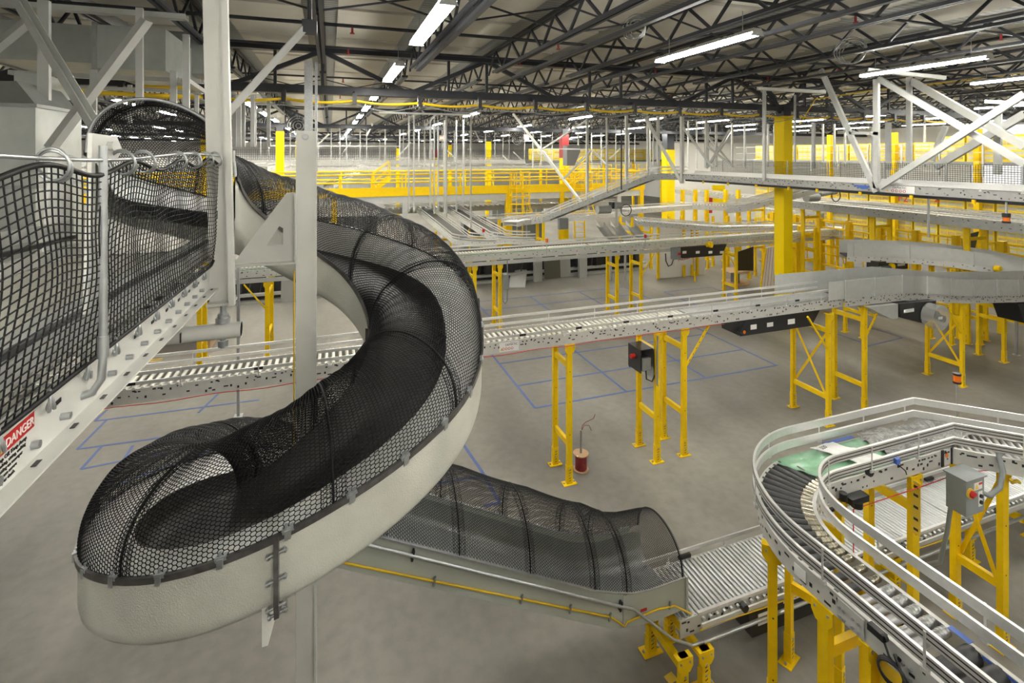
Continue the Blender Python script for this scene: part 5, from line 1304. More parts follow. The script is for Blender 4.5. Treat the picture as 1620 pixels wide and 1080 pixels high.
for k, (y0, y1) in enumerate(UYs):
    def S_u(u, v, y0=y0, y1=y1):
        y = max(y0, 3)+u*(y1-max(y0, 3)); return np.stack([np.full_like(u, UX+1.12)+.02*np.sin(u*20), y, UZ+.2+.52*v-.02*np.sin(np.pi*((u*5) % 1))*v], -1)
    n = sqnet('safety_net', S_u, int((y1-max(y0,3))/.055), 10, .005, NETM, None); tag(n, 'black safety net along the far side of the upper conveyor, '+['near stretch','middle stretch','far stretch'][k], 'net')
    for y in np.arange(max(y0,3)+.4, y1, 1.5): MB().cyl((UX+1.12,y,UZ+.1),(UX+1.12,y,UZ+.75),.018,6).build('net_pole', GAL, n)
# orange beacon hanging under it
q = P(1592,345,X=UX-.4); t = thing('warning_beacon', 'black and orange beacon hanging on a rod under the upper conveyor', 'beacon', q)
MB().cyl((q.x,q.y,q.z+.08),(q.x,q.y,UZ-.02),.02,8).build('rod', GAL, t); MB().cyl((q.x,q.y,q.z-.1),(q.x,q.y,q.z-.06),.07,12).build('cap', BLKP, t); MB().cyl((q.x,q.y,q.z+.02),(q.x,q.y,q.z+.1),.07,12).build('base', BLKP, t); MB().cyl((q.x,q.y,q.z-.06),(q.x,q.y,q.z+.02),.06,12).build('lens', ORG, t)
# second, lower conveyor beyond, and a third lower still
for (x, z, a, b, lab) in ((19.0,3.75,4,13,'lower hung conveyor at right below the upper one, near part'),(19.0,3.75,13,17.6,'lower hung conveyor at right below the upper one, far part'),(20.2,3.75,4,17.6,'second lane of the lower hung conveyor at the right')):
    conveyor('roller_conveyor', lab, 'conveyor', [(x,a,z),(x,b,z)], .95, .3, (ROLW,.03,.125 if b < 24 else .22), ((.06,),(.05,)), seed=int(x*a), hstep=.2, brk=2.2, frm=FRMD)
    
# ================================================================ incline joining the upper conveyor
I0, I1 = Vector((12.6,17.9,5.0)), Vector((9.6,22.2,2.85))
r = conveyor('incline_conveyor', 'dark inclined belt conveyor descending left from the upper conveyor', 'conveyor', [(13.3,16.9,5.02),tuple(I0),tuple(I1)], .75, .24, None, ((.12,.26),(.12,.26)), seed=81, bed=BLKR, hstep=.25, brk=.9, frm=FRMD)
c = I0.lerp(I1, .45); 
q = P(958,331,D=21.5); t = thing('gearmotor', 'motors and cables hung below the inclined conveyor', 'motor', q)
MB().cyl((q.x-.4,q.y,q.z),(q.x+.2,q.y,q.z),.18,14).cyl((q.x+.4,q.y-.1,q.z+.15),(q.x+.7,q.y-.1,q.z+.15),.14,12).build('motor', GALD, t); MB().box((q.x+.3,q.y-.05,q.z+.02),(q.x+.75,q.y+.25,q.z+.28)).build('gearbox', BLKM, t)
MB().torus((q.x+.9,q.y-.15,q.z-.05),(0,1,0),.25,.02,16,5).build('cable', BLKP, t)
q = P(890,352,D=23.5); t = thing('junction_box', 'grey box at the foot of the inclined conveyor', 'control box', q)
MB().box((q.x-.2,q.y-.1,q.z-.3),(q.x+.25,q.y+.1,q.z+.2)).build('enclosure', BOXG, t)
conveyor('curved_conveyor', 'short curved conveyor at the foot of the incline', 'conveyor', [tuple(I1),(8.9,22.6,2.75),(8.2,22.4,2.75),(7.7,21.9,2.75)], .7, .22, (ROLL,.028,.13), ((.12,),(.12,)), seed=83, hstep=.25)
stand('yellow stand at the foot of the incline, left one', 8.2, 24.2, 0, .8, 2.7, bars=(.7,), lw=.14); stand('yellow stand at the foot of the incline, right one', 10.4, 24.4, 0, .8, 2.9, bars=(.7,1.6), lw=.14)
# crossing incline behind the yellow column
conveyor('incline_conveyor', 'second inclined conveyor passing behind the tall yellow column', 'conveyor', [tuple(P(1300,303,D=19.2)),tuple(P(1180,333,D=20.2)),tuple(P(1150,336,D=20.5))], .7, .22, None, ((.1,.22),(.1,.22)), seed=85, bed=BLKR, hstep=.3)
q = P(1290,312,D=20.5); t = thing('gearmotor', 'grey motors below the second incline, right of the column', 'motor', q)
MB().cyl((q.x-.5,q.y,q.z),(q.x+.1,q.y,q.z),.17,14).cyl((q.x+.2,q.y,q.z+.12),(q.x+1.1,q.y,q.z+.22),.12,12).build('motor', GALD, t); MB().torus((q.x+1.0,q.y-.1,q.z+.05),(0,1,0),.24,.02,16,5).build('cable', BLKP, t)
# return lane polyline behind the far conveyor
conveyor('roller_conveyor', 'winding conveyor lane in front of the white partition', 'conveyor', [tuple(P(985,338,Z=3.0)),tuple(P(1090,330,Z=3.0)),tuple(P(1180,333,Z=3.0)),tuple(P(1300,346,Z=2.9))], .75, .24, (ROLL,.03,.16), ((.1,),(.1,)), seed=86, hstep=.3, brk=2)
conveyor('roller_conveyor', 'pale conveyor lane above the winding one, before the partition', 'conveyor', [tuple(P(1070,305,D=31)),tuple(P(1180,318,D=29)),tuple(P(1300,332,D=26))], .8, .25, (ROLW,.03,.2), ((.1,),(.1,)), seed=87, hstep=.4, brk=2.5)
for x, D in ((1000,27),(1030,27),(1078,27.5),(1100,29),(1120,27),(1150,27),(1170,26),(1195,25.5),(1265,22.4),(1290,21.8)):
    q = P(x, 335, D=D); stand('yellow stand under the winding conveyor lane, %s from the left' % od([1000,1030,1078,1100,1120,1150,1170,1195,1265,1290].index(x)), q.x, q.y, .3*(x % 3), .8, min(q.z-.3, 2.9), bars=(.9,1.9), lw=.16, cap=False)
for x, D in ((1080,30),(1100,30),(1118,29.5),(1168,28),(1148,29)):
    q = P(x, 322, D=D); tag(MB().box((q.x-.09,q.y-.09,0),(q.x+.09,q.y+.09,P(x,300,D=D).z)).box((q.x-.2,q.y-.2,0),(q.x+.2,q.y+.2,.03)).build('bollard_post', YEL), 'slim yellow post before the white partition, %s of the row' % od([1080,1100,1118,1168,1148].index(x)), 'post')
# doors in the partition
for x0, x1, m, lab in ((1115,1126,REDM,'red door in the white partition'),(1127,1146,YELB,'yellow panel beside the red door in the partition')):
    a, b = P(x0, 305 if m is REDM else 293, Y=34.95), P(x1, 330, Y=34.95); t = tag(MB().box((a.x,34.88,a.z-1.7),(b.x,34.98,a.z)).build('door_panel', m), lab, 'door')

# ---- blocks added in dark grey for shadowy clutter under the platform, plus a tray
for k, (x0, x1, y, z0, z1, m, lab) in enumerate(((-1.8,2.5,29.6,0,2.6,BOXG,'dark grey block added for shadowy clutter under the platform, left'),(7.6,9.0,30.0,0,2.2,BOXG,'dark grey block added for shadowy clutter under the platform, middle'),(10.2,13.9,32.6,0,2.4,BOXG,'dark grey block added for shadowy clutter under the platform, right'),(8.9,12.2,24.0,1.0,1.5,PANG,'long grey tray before the cage ladders'))):
    t = thing('clutter_block', lab, 'machine', ((x0+x1)/2, y, z0))
    MB().box((x0,y,z0),(x1,y+.8,z1)).build('housing', m, t)
    b = MB(); x = x0+.3
    while x < x1-.3: b.box((x,y-.03,z0+.1),(x+.08,y,z1-.1)); x += .7
    b.build('ribs', STL, t)
    if z0 > 0:
        for x in (x0+.1, x1-.2): MB().box((x,y+.3,0),(x+.1,y+.4,z0)).build('leg', YEL, t)
for k, px in enumerate((962, 985, 1010)):
    q = P(px, 372, D=24.5); t = thing('scoop_chute', 'curved grey scoop chute below the inclined conveyor, %s of three from the left' % od(k), 'chute', (q.x, q.y, 0))
    b = MB(); vs = []
    for i in range(9):
        f = i/8; a = f*1.5; x = q.x-.45+.8*f; z = q.z+.45-.75*math.sin(a)
        for (yy, dz) in ((-.4,.28),(-.36,.02),(0,-.05),(.36,.02),(.4,.28)): vs.append((x, q.y+yy, z+dz))
    b.add(vs, [(i*5+j, (i+1)*5+j, (i+1)*5+j+1, i*5+j+1) for i in range(8) for j in range(4)], 0, True)
    b.build('scoop', STL, t); MB().box((q.x+.1,q.y-.04,0),(q.x+.18,q.y+.04,q.z-.15)).build('leg', STL, t)

q = P(377, 590, Y=13.2); tag(MB().box((q.x-.03,13.17,0),(q.x+.03,13.23,P(377,418,Y=13.2).z)).box((q.x-.09,13.1,0),(q.x+.09,13.3,.012)).build('strut_prop', GAL), 'slim galvanized prop standing behind the hanger rod and pipe', 'prop')
# ================================================================ yellow mezzanine platform
PX0, PX1, PY = -14.0, 18.3, 27.0
t = thing('mezzanine_platform', 'yellow edged mezzanine platform crossing the middle of the hall', 'platform', (2, PY, 0))
MB().box((PX0,PY,3.86),(PX1,PY+.12,4.22)).box((PX1-.12,PY+.13,3.86),(PX1,PY+3.5,4.22)).build('edge_beam', YEL, t)
MB().box((PX0,PY+.05,3.5),(PX1-.02,PY+.2,3.86)).build('under_beam', STL, t)
MB().box((PX0,PY+.1,4.0),(PX1-.1,PY+3.5,4.1)).build('deck', PANG, t)
for i, px in enumerate((-9,-4.5,0.2,3.7,9.4,12.7,16.5,18.1)):
    MB().box((px-.13,PY+.02,0),(px+.13,PY+.28,3.86)).box((px-.25,PY-.1,0),(px+.25,PY+.4,.03)).build('post', YEL if i % 3 else STL, t)
R = thing('handrail', 'yellow handrail along the near edge of the mezzanine platform', 'handrail', (2, PY, 4.22))
for z in (4.98, 4.58): MB().cyl((PX0,PY+.05,z),(PX1,PY+.05,z),.045,8).build('rail', YEL, R)
for x in np.arange(PX0+.5, PX1, 1.55): MB().cyl((x,PY+.05,4.0),(x,PY+.05,4.98),.04,8).build('post', YEL, R)
MB().box((PX0,PY-.01,4.22),(PX1,PY+.02,4.32)).build('toe_board', YEL, R)
R = thing('handrail', 'second yellow handrail along the far edge of the mezzanine platform', 'handrail', (2, PY+3.45, 4.1))
for z in (5.05, 4.6): MB().cyl((PX0,PY+3.45,z),(PX1,PY+3.45,z),.045,8).build('rail', YEL, R)
for x in np.arange(PX0+.2, PX1, 1.8): MB().cyl((x,PY+3.45,4.05),(x,PY+3.45,5.05),.04,8).build('post', YEL, R)
R = thing('handrail', 'yellow handrail closing the right end of the mezzanine platform', 'handrail', (PX1, PY+3, 4.1))
for z in (5.0, 4.6): MB().cyl((PX1-.05,PY,z),(PX1-.05,PY+3.45,z),.045,8).build('rail', YEL, R)
for y in np.arange(PY+1, PY+3.2, 1.1): MB().cyl((PX1-.05,y,4.05),(PX1-.05,y,5.0),.04,8).build('post', YEL, R)
# stair on the platform, at left
def stair(lab, x0, x1, z0, z1, y, w=.9, n=6):
    t = thing('stair', lab, 'stair', (x0, y, z0))
    for yy in (y, y+w):
        MB().beam((x0,yy,z0),(x1,yy,z1),.05,.2).build('stringer', YEL, t)
        MB().tube([(x0,yy,z0),(x0,yy,z0+.9),(x1,yy,z1+.9),(x1,yy,z1)],.035,6).tube([(x0,yy,z0+.45),(x1,yy,z1+.45)],.03,6).build('stair_rail', YEL, t)
    b = MB()
    for k in range(n): f = (k+.5)/n; b.box((x0+(x1-x0)*f-.1,y,z0+(z1-z0)*f),(x0+(x1-x0)*f+.1,y+w,z0+(z1-z0)*f+.03))
    b.build('treads', YEL, t)
stair('short yellow stair on the platform, left of the vertical rods', P(592,299,Y=28).x, P(618,290,Y=28).x, 4.1, 4.75, 28.2)
stair('short yellow stair on the platform, right of the centre', P(905,295,Y=29).x, P(935,280,Y=29).x, 4.1, 5.0, 29.2)
# yellow frames of a second guarded walkway at right of the cage ladder
for k, px in enumerate((905,925,945,965,985,1003,1020)):
    q = P(px, 280, Y=29.5); t = thing('guard_frame', 'yellow guard frame on the platform, %s right of the cage ladder' % od(k), 'guard frame', (q.x, 29.5, 4.1))
    b = MB().tube([(q.x-.5,29.5,4.1),(q.x-.5,29.5,5.35),(q.x+.1,29.5,5.35),(q.x+.1,29.5,4.1)],.04,6)
    for z in (4.45,4.75,5.05): b.cyl((q.x-.5,29.5,z),(q.x+.1,29.5,z),.03,6)
    b.build('frame', YEL, t)
# cage ladder
def cage_ladder(lab, px, y, z1, cage0):
    q = P(px, 300, Y=y); x = q.x; t = thing('cage_ladder', lab, 'ladder', (x, y, 0))
    for k in (-.32,.32):
        MB().box((x+k-.03,y-.04,0),(x+k+.03,y+.04,z1)).build('side_rail', YEL, t)
    b = MB(); z = .3
    while z < z1: b.cyl((x-.32,y,z),(x+.32,y,z),.02,6); z += .3
    b.build('rungs', YEL, t)
    c = MB(); zz = np.linspace(cage0, z1, 6)
    def ringp(z, r, a): return (x+r*math.cos(a), y-.45+r*math.sin(a), z)
    for i, z in enumerate(zz):
        r = .55 if i else .68; c.tube([ringp(z, r, math.radians(140+260*j/14)) for j in range(15)], .028, 5)
    for j in range(7):
        a = math.radians(150+240*j/6); c.tube([ringp(zz[0], .68, a)]+[ringp(z, .55, a) for z in zz[1:]], .022, 5)
    c.build('safety_cage', YEL, t)
cage_ladder('yellow ladder in a round safety cage at the platform edge', 818, PY-.3, 5.05, 2.9)
cage_ladder('second yellow cage ladder, behind the inclined conveyor', 917, PY-.3, 5.0, 2.7)
# conveyors crossing behind, above and under the platform
for (y, z, x0, x1, lab) in ((36,4.9,-16,20,'distant roller conveyor just behind the platform'),(42,5.3,-18,16,'distant upper conveyor with rods, behind the platform'),(52,5.5,-20,18,'most distant upper conveyor near the far wall'),(30.5,2.6,3,18,'conveyor lane beneath the mezzanine platform'),(25.2,2.45,8.5,13.5,'conveyor lane in front of the platform, behind the cage ladders'),(32,1.6,8,20,'low conveyor lane beneath the mezzanine platform')):
    conveyor('roller_conveyor', lab, 'conveyor', [(x0,y,z),(x1,y,z)], .9, .28, (ROLL,.03,.32 if x1-x0 > 14 else .18), ((.15,),(.15,)), seed=int(y*7), hstep=.7, brk=3)
for (x, y0, y1, z, lab) in ((-4,34,56,5.0,'left distant conveyor running away to the far wall'),(9,38,56,5.0,'right distant conveyor running away to the far wall'),(3,36,54,4.9,'middle distant conveyor running away to the far wall')):
    conveyor('roller_conveyor', lab, 'conveyor', [(x,y0,z),(x,y1,z)], .9, .28, (ROLL,.03,.3), ((.15,),(.15,)), seed=int(y1*3+x), hstep=.9, brk=3)
conveyor('incline_conveyor', 'distant inclined conveyor behind the left platform stair', 'conveyor', [tuple(P(520,297,D=33)),tuple(P(575,276,D=36))], .9, .3, None, ((.15,),(.15,)), seed=91, bed=BLKR, hstep=.8, brk=2)
# hanging net walls of the far upper conveyors
for (x0, x1, y, z, lab) in ((6,18,41.3,5.65,'dark far safety net behind the inclined conveyor'),(-10,5,41.3,5.65,'dark far safety net left of the middle')):
    def S_f(u, v): return np.stack([x0+(x1-x0)*u, np.full_like(u, y), z+.75*v], -1)
    tag(sqnet('safety_net', S_f, int((x1-x0)/.14), 6, .012, NETM, None), lab, 'net')
# ---- vertical hanger rods
def rod(px, y0, y1, D, w, lab, m=STL, grp=None, ztop=None):
    a = P(px, y0, D=D); b = P(px, y1, D=D); za = a.z if ztop is None else ztop
    return tag(MB().box((a.x-w/2,a.y-w/2,b.z),(a.x+w/2,a.y+w/2,za)).build('hanger_rod', m), lab, 'hanger rod', grp)
mid = [(647,183,335,22),(655,183,335,22.5),(681,190,330,23),(687,190,338,23),(693,190,340,23),(703,190,338,23),(706,183,345,21),(722,190,335,23),(733,190,325,24),(745,185,360,21.5)]
for i, (x, y0, y1, D) in enumerate(mid): rod(x, y0, y1, D, .062, 'slim grey hanger rod before the platform, %s of ten from the left' % od(i), STL)
tag(MB().channel(P(600,179,D=22),P(748,183,D=22),.14,.07,.012).build('strut_channel', STL), 'grey strut channel carrying the slim hanger rods', 'strut')
far = []
rnd = random.Random(5)
for i in range(46):
    D = rnd.choice((34,38,42,46,50)); px = 415+ i*15.2 + rnd.uniform(-5,5)
    if px > 1110: break
    rod(px, 245-810*2.3/D, 245+810*.9/D, D, rnd.choice((.06,.08,.09)), 'thin far hanger rod in the maze of rods behind the platform', STL, 'far hanger rods behind the platform')
for k, (px, D) in enumerate(((505,33),(540,36),(575,40))):
    q = P(px, 232, D=D); tag(MB().box((q.x-3,q.y,q.z),(q.x+3,q.y+.08,q.z+.1)).build('strut_channel', STL), 'far horizontal strut over the left rods, %s from the left' % od(k), 'strut')
for k, (x0, y0, x1, y1, D) in enumerate(((750,205,760,225,36),(700,230,730,260,38),(812,240,835,262,40),(850,240,880,268,38),(795,245,818,270,42),(740,235,770,265,44),(935,250,960,230,40),(965,250,985,232,42),(628,250,650,225,44),(540,245,555,225,44),(580,215,590,196,30),(655,160,672,180,28),(690,180,672,200,28),(500,232,520,212,36),(640,215,655,200,36),(660,205,648,200,36))):
    tag(MB().beam(P(x0,y0,D=D),P(x1,y1,D=D),.09,.09).build('diagonal_brace', STL), 'far slanted brace among the rods behind the platform', 'brace', 'far slanted braces')
# hangers and braces of the incline
def ID(px): return 1/(1/24.0+(px-870)/(1078-870)*(1/20.1-1/24.0))
for i, (px, y0, y1, w) in enumerate(((929,188,332,.10),(960,186,308,.07),(991,183,303,.11),(1025,184,286,.09),(1041,184,284,.10),(1079,183,290,.12),(1117,190,265,.09),(1133,196,262,.07))):
    rod(px, y0, y1, ID(px), w, 'white hanger channel of the inclined conveyor, %s from its foot' % od(i), WHT)
for i, (x0, y0, x1, y1, w) in enumerate(((812,180,929,332,.12),(858,236,929,190,.10),(1021,186,1078,287,.15),(892,283,935,238,.09),(850,235,929,236,.07),(1081,202,1128,266,.11),(1118,266,1155,205,.10),(1160,264,1120,232,.10),(860,240,892,283,.09),(940,240,960,262,.08))):
    tag(MB().beam(P(x0,y0,D=ID(x0)),P(x1,y1,D=ID(x1)),w,w*.7).build('diagonal_brace', WHT if w > .1 else STL), 'white slanted brace over the inclined conveyor, %s of ten' % od(i), 'brace')
# hangers and big X braces of the upper conveyor
PXU = UX-.42
def onU(x, y, X=PXU): return P(x, y, X=X)
def chanU(x0, y0, x1, y1, w, lab, X=PXU, m=STL, nm='hanger_channel', cat='hanger'):
    tag(MB().channel(onU(x0,y0,X), onU(x1,y1,X), w, w*.6, .01, up=(1,0,0)).build(nm, m), lab, cat)
chanU(1385,125,1385,298,.13,'broad white hanger channel above the V shaped brace of the upper conveyor')
chanU(1380,200,1380,292,.06,'thin white hanger just left of the broad white channel', X=PXU+1.5)
chanU(1208,142,1208,286,.10,'white hanger channel just left of the yellow column')
chanU(1437,122,1437,262,.12,'white hanger channel right of the broad one, on the far side', X=UX+1.2)
chanU(1577,168,1577,276,.14,'white hanger channel at the right behind the crossed braces', X=UX+1.7)
chanU(1257,150,1257,256,.06,'thin hanger rod just right of the yellow column', X=UX+1.2, m=STL)
chanU(1286,194,1286,266,.10,'white hanger right of the yellow column, on the far side', X=UX+1.2)
chanU(1404,194,1404,268,.13,'grey hanger behind the broad white channel', X=UX+1.9, m=STL)
chanU(1297,110,1385,304,.13,'long white brace leaning from the roof to the bottom of the V', nm='diagonal_brace', cat='brace')
chanU(1390,296,1620,148,.14,'long white brace rising right from the bottom of the V', X=PXU-.12, nm='diagonal_brace', cat='brace')
chanU(1388,124,1620,260,.13,'long white brace falling right from the top of the broad channel', nm='diagonal_brace', cat='brace')
chanU(1440,128,1620,232,.17,'far side white brace falling right, brightest of the crossed braces', X=UX+1.2, m=WHT, nm='diagonal_brace', cat='brace')
chanU(1478,264,1620,180,.17,'far side grey brace rising right behind the crossed braces', X=UX+1.36, m=STL, nm='diagonal_brace', cat='brace')
chanU(1473,254,1494,200,.13,'short grey brace leaning behind the crossed braces', X=UX+1.9, m=STL, nm='diagonal_brace', cat='brace')
chanU(1343,210,1390,211,.08,'short level strut between the long brace and the broad channel', nm='strut_channel', cat='strut')
for (x0,y0,x1,y1,D,lab) in ((1197,142,1306,148,14.5,'level grey strut at the column top'),(1372,113,1495,126,12.2,'level white strut under the right hand light'),(1557,163,1640,167,13,'level grey strut at the far right')):
    tag(MB().channel(P(x0,y0,D=D),P(x1,y1,D=D-.6),.13,.08,.01).build('strut_channel', STL), lab, 'strut')
for i, px in enumerate((1120,1133,1158,1178,1215,1225,1302,1320,1337,1463,1530)):
    rod(px, 196, 264, 24, .07, 'thin grey rod beyond the upper conveyor, %s from the left' % od(i), STL)
for (x0,y0,x1,y1,lab) in ((1120,264,1160,206,'far slanted brace left of the yellow column, rising right'),(1112,206,1160,264,'far slanted brace left of the yellow column, falling right')):
    tag(MB().beam(P(x0,y0,D=25),P(x1,y1,D=25),.13,.08).build('diagonal_brace', STL), lab, 'brace')
rod(1513,210,250,20,.03,'thin pipe drop by the pod racks') if False else None
# dark drop pipes
for px, y0, y1, D, lab in ((983,205,300,21,'dark thin standpipe in front of the platform'),(1469,285,375,15,'thin galvanized drop rod below the upper conveyor')):
    a = P(px,y0,D=D); b = P(px,y1,D=D); tag(MB().cyl((a.x,a.y,b.z),(a.x,a.y,a.z),.03,6).build('drop_pipe', DRK if px < 1000 else GAL), lab, 'pipe')
# grey box hung by the red banded column
a = P(897,232,D=32); b = P(917,262,D=32); tag(MB().prism([P(897,230,D=32),P(918,230,D=32),P(918,240,D=32),P(909,262,D=32),P(897,262,D=32)],(0,.6,0)).build('air_unit', mat('dark_grey_unit',(.12,.125,.13),.5)), 'dark grey hanging unit beside the red banded column', 'air unit')

# ================================================================ pod racks at the far right on two levels
WX = 26.0
PODM = []
for k in range(2):
    mb = MB(); mb.box((-.05,0,0),(.9,1.0,1.0),0)
    for r_ in range(5): mb.box((-.062,.06,.08+.18*r_),(-.05,.94,.2+.18*r_), 2 if (r_+k) % 3 else 1)
    for c_ in (.33,.66): mb.box((-.068,c_-.012,.02),(-.06,c_+.012,.98),0)
    PODM.append(mb.mesh('storage_pod', [PODY, PODT, PODG]))
n = 0
for tier, (z, hh) in enumerate(((5.72,.86),(3.0,1.22),(1.7,1.22))):
    y = 8.0
    while y < 26:
        h = hh+(.25 if tier == 0 and y < 15 else 0)
        o = bpy.data.objects.new('storage_pod', PODM[n % 2]); COL.objects.link(o); o.location = (WX, y, z); o.scale = (1, .98, h)
        tn = ['top','middle','lower'][tier]
        tag(o, 'yellow fabric storage pod on the %s level of the far right rack' % tn, 'storage pod', 'storage pods on the %s level' % tn)
        n += 1; y += 1.06
t = thing('rack_floor', 'grey steel floor beams between the levels of storage pods', 'platform', (WX, 17, 4.3))
MB().box((WX-.35,6,4.3),(WX+.2,27,4.62)).box((WX-.2,6,4.62),(WX+1.2,27,4.72)).build('edge_beam', STL, t); MB().box((WX-.15,6,5.56),(WX+1.1,27,5.715)).build('upper_beam', GALD, t); MB().box((WX-.15,6,2.88),(WX+1.1,27,2.995)).box((WX-.15,6,1.55),(WX+1.1,27,1.695)).build('lower_beam', GALD, t)
for y in np.arange(7, 27, 3.4): MB().box((WX-.3,y-.1,0),(WX-.05,y+.1,7.1)).build('post', YEL, t)
text_mesh('lettering', 'F2', .5, REDM, t, (WX-.36, P(1420,315,X=WX-.36).y, P(1420,315,X=WX-.36).z-.1), (0,-1,0), (0,0,1))
text_mesh('lettering', 'F2', .5, REDM, t, (WX-.36, P(1468,315,X=WX-.36).y, P(1468,315,X=WX-.36).z-.1), (0,-1,0), (0,0,1))
t = thing('mesh_fence', 'wire mesh fence with posts in front of the top storage pods', 'fence', (WX-.6, 17, 5.1))
for y in np.arange(7, 27, 1.6): MB().box((WX-.63,y-.03,5.1),(WX-.57,y+.03,6.5)).build('post', STL, t)
b = MB()
for z in (5.3,5.7,6.1,6.5): b.beam((WX-.6,6,z),(WX-.6,27,z),.02,.02)
b.build('rails', STL, t)
for x0, x1, z0, z1, lab in ((19.5,33,5.5,6.6,'far yellow pod wall behind the inclined conveyor'),):
    x = x0; k = 0
    while x < x1:
        o = bpy.data.objects.new('storage_pod', PODM[k % 2]); COL.objects.link(o); o.location = (x, 46, z0); o.rotation_euler = (0,0,math.pi/2); o.scale = (1,1.1,z1-z0)
        tag(o, 'yellow storage pod in the '+lab, 'storage pod', 'storage pods of the '+lab); x += 1.15; k += 1
t = thing('rack_floor', 'grey steel shelf under the far yellow pods behind the inclined conveyor', 'platform', (26,46,5.3))
MB().box((19.2,45.85,5.3),(33.6,47.2,5.495)).build('shelf', GALD, t)
for x in np.arange(19.5, 33.6, 3.5): MB().box((x-.1,46.3,0),(x+.1,46.5,5.3)).build('post', YEL, t)
# yellow barrier grid on the floor below
t = thing('barrier_fence', 'yellow barred barrier fence on the floor at the right, below the lower hung conveyor', 'fence', (21.3, 14, 0))
for y in np.arange(8, 21, 1.35): MB().box((21.2,y-.09,0),(21.4,y+.09,3.1)).build('post', YEL, t)
for z in (.5,1.0,1.5,1.9,2.3,2.7,3.0): MB().box((21.27,7.8,z-.035),(21.33,21,z+.035)).build('bar', YEL, t)
b = MB()
for y in np.arange(8.3, 21, .45): b.box((21.34,y-.02,1.0),(21.37,y+.02,3.0))
b.build('slats', YEL, t)
for x, y in ((19.6,10.5),(19.6,13.5),(19.6,16.5),(19.6,19.5)): stand('tall yellow stand under the lower hung conveyor, %s from the right' % od([10.5,13.5,16.5,19.5].index(y)), x-.5, y, math.radians(-90), .9, 3.72, bars=(1.5,2.6), lw=.16)
px_panel('leaning_board', 'dull brown panel leaning against the barrier fence', 'panel', [(1534,370),(1549,366),(1543,392),(1527,394)], 11.0, .05, OLIVE)

# ================================================================ ducts and frames at upper left
def duct(lab, segs, seams=()):
    t = thing('air_duct', lab, 'duct', segs[0][0])
    for k, (a, b) in enumerate(segs):
        d = MB().box(a, b).build('duct_section', DUCTM, t)
        (x0,y0,z0),(x1,y1,z1) = a, b; s = MB()
        n = max(1, int((x1-x0)/1.1)) if x1-x0 > y1-y0 and x1-x0 > z1-z0 else 0
        for i in range(n+1): x = x0+(x1-x0)*i/max(n,1); s.box((x-.03,y0-.03,z0-.03),(x+.03,y1+.03,z1+.03))
        nz = max(1, int((z1-z0)/.8)) if z1-z0 > x1-x0 else 0
        for i in range(nz+1): z = z0+(z1-z0)*i/max(nz,1); s.box((x0-.02,y0-.02,z-.02),(x1+.02,y1+.02,z+.02)) if nz else None
        if s.v: s.build('seam_flange', GALD, d)
a, b = P(-30,28,Y=10.5), P(150,100,Y=10.5)
duct('big rectangular galvanized duct under the roof at upper left', [((a.x,10.5,b.z),(b.x,12.2,a.z))])
a, b = P(150,38,Y=9.8), P(262,112,Y=9.8)
duct('nearer duct box with flanged end at upper left', [((a.x,9.8,b.z),(b.x,11.9,a.z))])
a, b = P(262,50,Y=11.5), P(318,118,Y=11.5)
duct('duct section running on behind the thick hanger post', [((a.x,11.5,b.z),(b.x+.2,12.6,a.z))])
a, b = P(-20,165,Y=7.0), P(56,250,Y=7.0)
duct('vertical galvanized duct at the left edge', [((a.x,7.0,b.z-1.2),(b.x,8.1,a.z))])
tag(MB().prism([P(-20,128,Y=7.2),P(26,128,Y=7.2),P(57,166,Y=7.0),P(-20,166,Y=7.0)],(0,1.0,0)).build('duct_elbow', DUCTM), 'tapered top piece of the vertical duct at the left edge', 'duct')
q = [P(22,112,Y=8.2),P(70,118,Y=8.2),P(70,150,Y=8.2),P(22,142,Y=8.2)]
tag(MB().prism(q,(0,.8,0)).build('duct_elbow', DUCTM), 'small duct piece behind the vertical duct at the left', 'duct')
DL = 5.4
def lb(lab, x0, y0, x1, y1, w, D0=DL, D1=None, m=STL, nm='frame_member', cat='frame'):
    tag(MB().channel(P(x0,y0,D=D0), P(x1,y1,D=D1 or D0), w, w*.55, .008).build(nm, m), lab, cat)
lb('long grey diagonal brace falling right at the upper left', 12,-20,160,225,.125, m=STL, nm='diagonal_brace', cat='brace')
lb('long grey diagonal brace rising right at the upper left', 84,236,236,34,.12,DL+.3, nm='diagonal_brace', cat='brace')
lb('short grey brace behind the left end of the crossed braces', -20,92,56,30,.12,DL+1, nm='diagonal_brace', cat='brace')
lb('grey vertical post crossing the left diagonal', 68,0,68,232,.11,DL+.6, nm='frame_post')
lb('grey vertical post behind the rising diagonal', 220,12,220,178,.085,7.2, nm='frame_post')
lb('slim grey vertical post at the crossing of the braces', 147,110,147,226,.085,8.0, nm='frame_post')
lb('slim grey post left of the thick hanger post', 294,54,294,180,.09,7.8, nm='frame_post')
lb('slim grey post second from the thick hanger post', 274,112,274,180,.09,8.2, nm='frame_post')
lb('slim grey post above the net hoop', 205,134,205,195,.06,8.6, nm='frame_post')
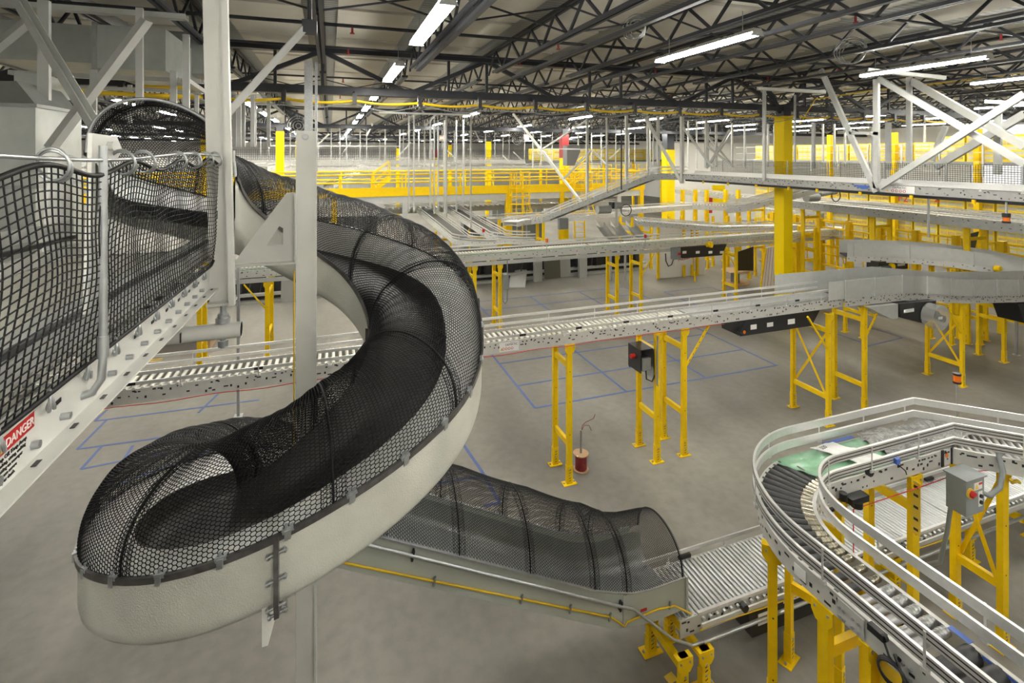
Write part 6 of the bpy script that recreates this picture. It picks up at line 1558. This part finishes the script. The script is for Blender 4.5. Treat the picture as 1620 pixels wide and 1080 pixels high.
lb('slim grey post further right above the net hoop', 311,150,311,180,.06,8.6, nm='frame_post')
lb('upper level grey beam at the upper left', -20,8,296,32,.14,7.0,7.6, nm='frame_beam')
lb('middle level grey beam at the upper left', 17,118,320,132,.12,8.0,8.4, nm='frame_beam')
lb('lower level grey beam at the upper left', 66,138,320,148,.09,8.6,9.0, nm='frame_beam')
lb('short brace running down behind the net hoop', 148,178,184,208,.1,8.2, nm='diagonal_brace', cat='brace')
lb('short strut running back from the slim post', 292,130,320,148,.12,7.8,9.2, nm='frame_beam')
for i, (px, D) in enumerate(((400,12),(403,15),(378,11.5),(385,14),(425,14),(371,13))):
    rod(px, 150, 232, D, .09, 'grey hanger rod above the chute net, %s of six' % od(i), STL)
a = P(488,150,D=12); tag(MB().box((a.x-.09,a.y,5.6),(a.x+.09,a.y+.12,8.2)).box((a.x+.14,a.y,5.6),(a.x+.2,a.y+.08,8.2)).build('hanger_channel', GAL), 'galvanized channel hanging right behind the top of the centre post', 'hanger')
tag(MB().tube([P(65,140,Y=9.4),P(160,147,Y=9.6),P(318,154,Y=10)],.035,6).build('yellow_hose', YCAB), 'yellow hose under the beams at the upper left', 'hose')
tag(MB().tube([P(225,134,Y=12),P(318,140,Y=12.3)],.05,6).build('yellow_hose', YCAB), 'short yellow hose behind the slim posts at the upper left', 'hose')
# ================================================================ light and camera
w = bpy.data.worlds.new('hall_air'); SC.world = w; w.use_nodes = True
bg = w.node_tree.nodes['Background']; bg.inputs[0].default_value = (1, .97, .92, 1); bg.inputs[1].default_value = .25
cam = bpy.data.cameras.new('camera'); co = bpy.data.objects.new('camera', cam); COL.objects.link(co)
co.location = (0, 0, H); co.rotation_euler = (math.pi/2, 0, -TH)
cam.sensor_width = 36; cam.lens = F/1620*36; cam.shift_y = -(540-HY)/1620; cam.clip_start = .05; cam.clip_end = 300
SC.camera = co
vs = SC.view_settings; vs.view_transform = 'Standard'; vs.look = 'None'; vs.gamma = 1; vs.use_curve_mapping = False; vs.exposure = 2.2
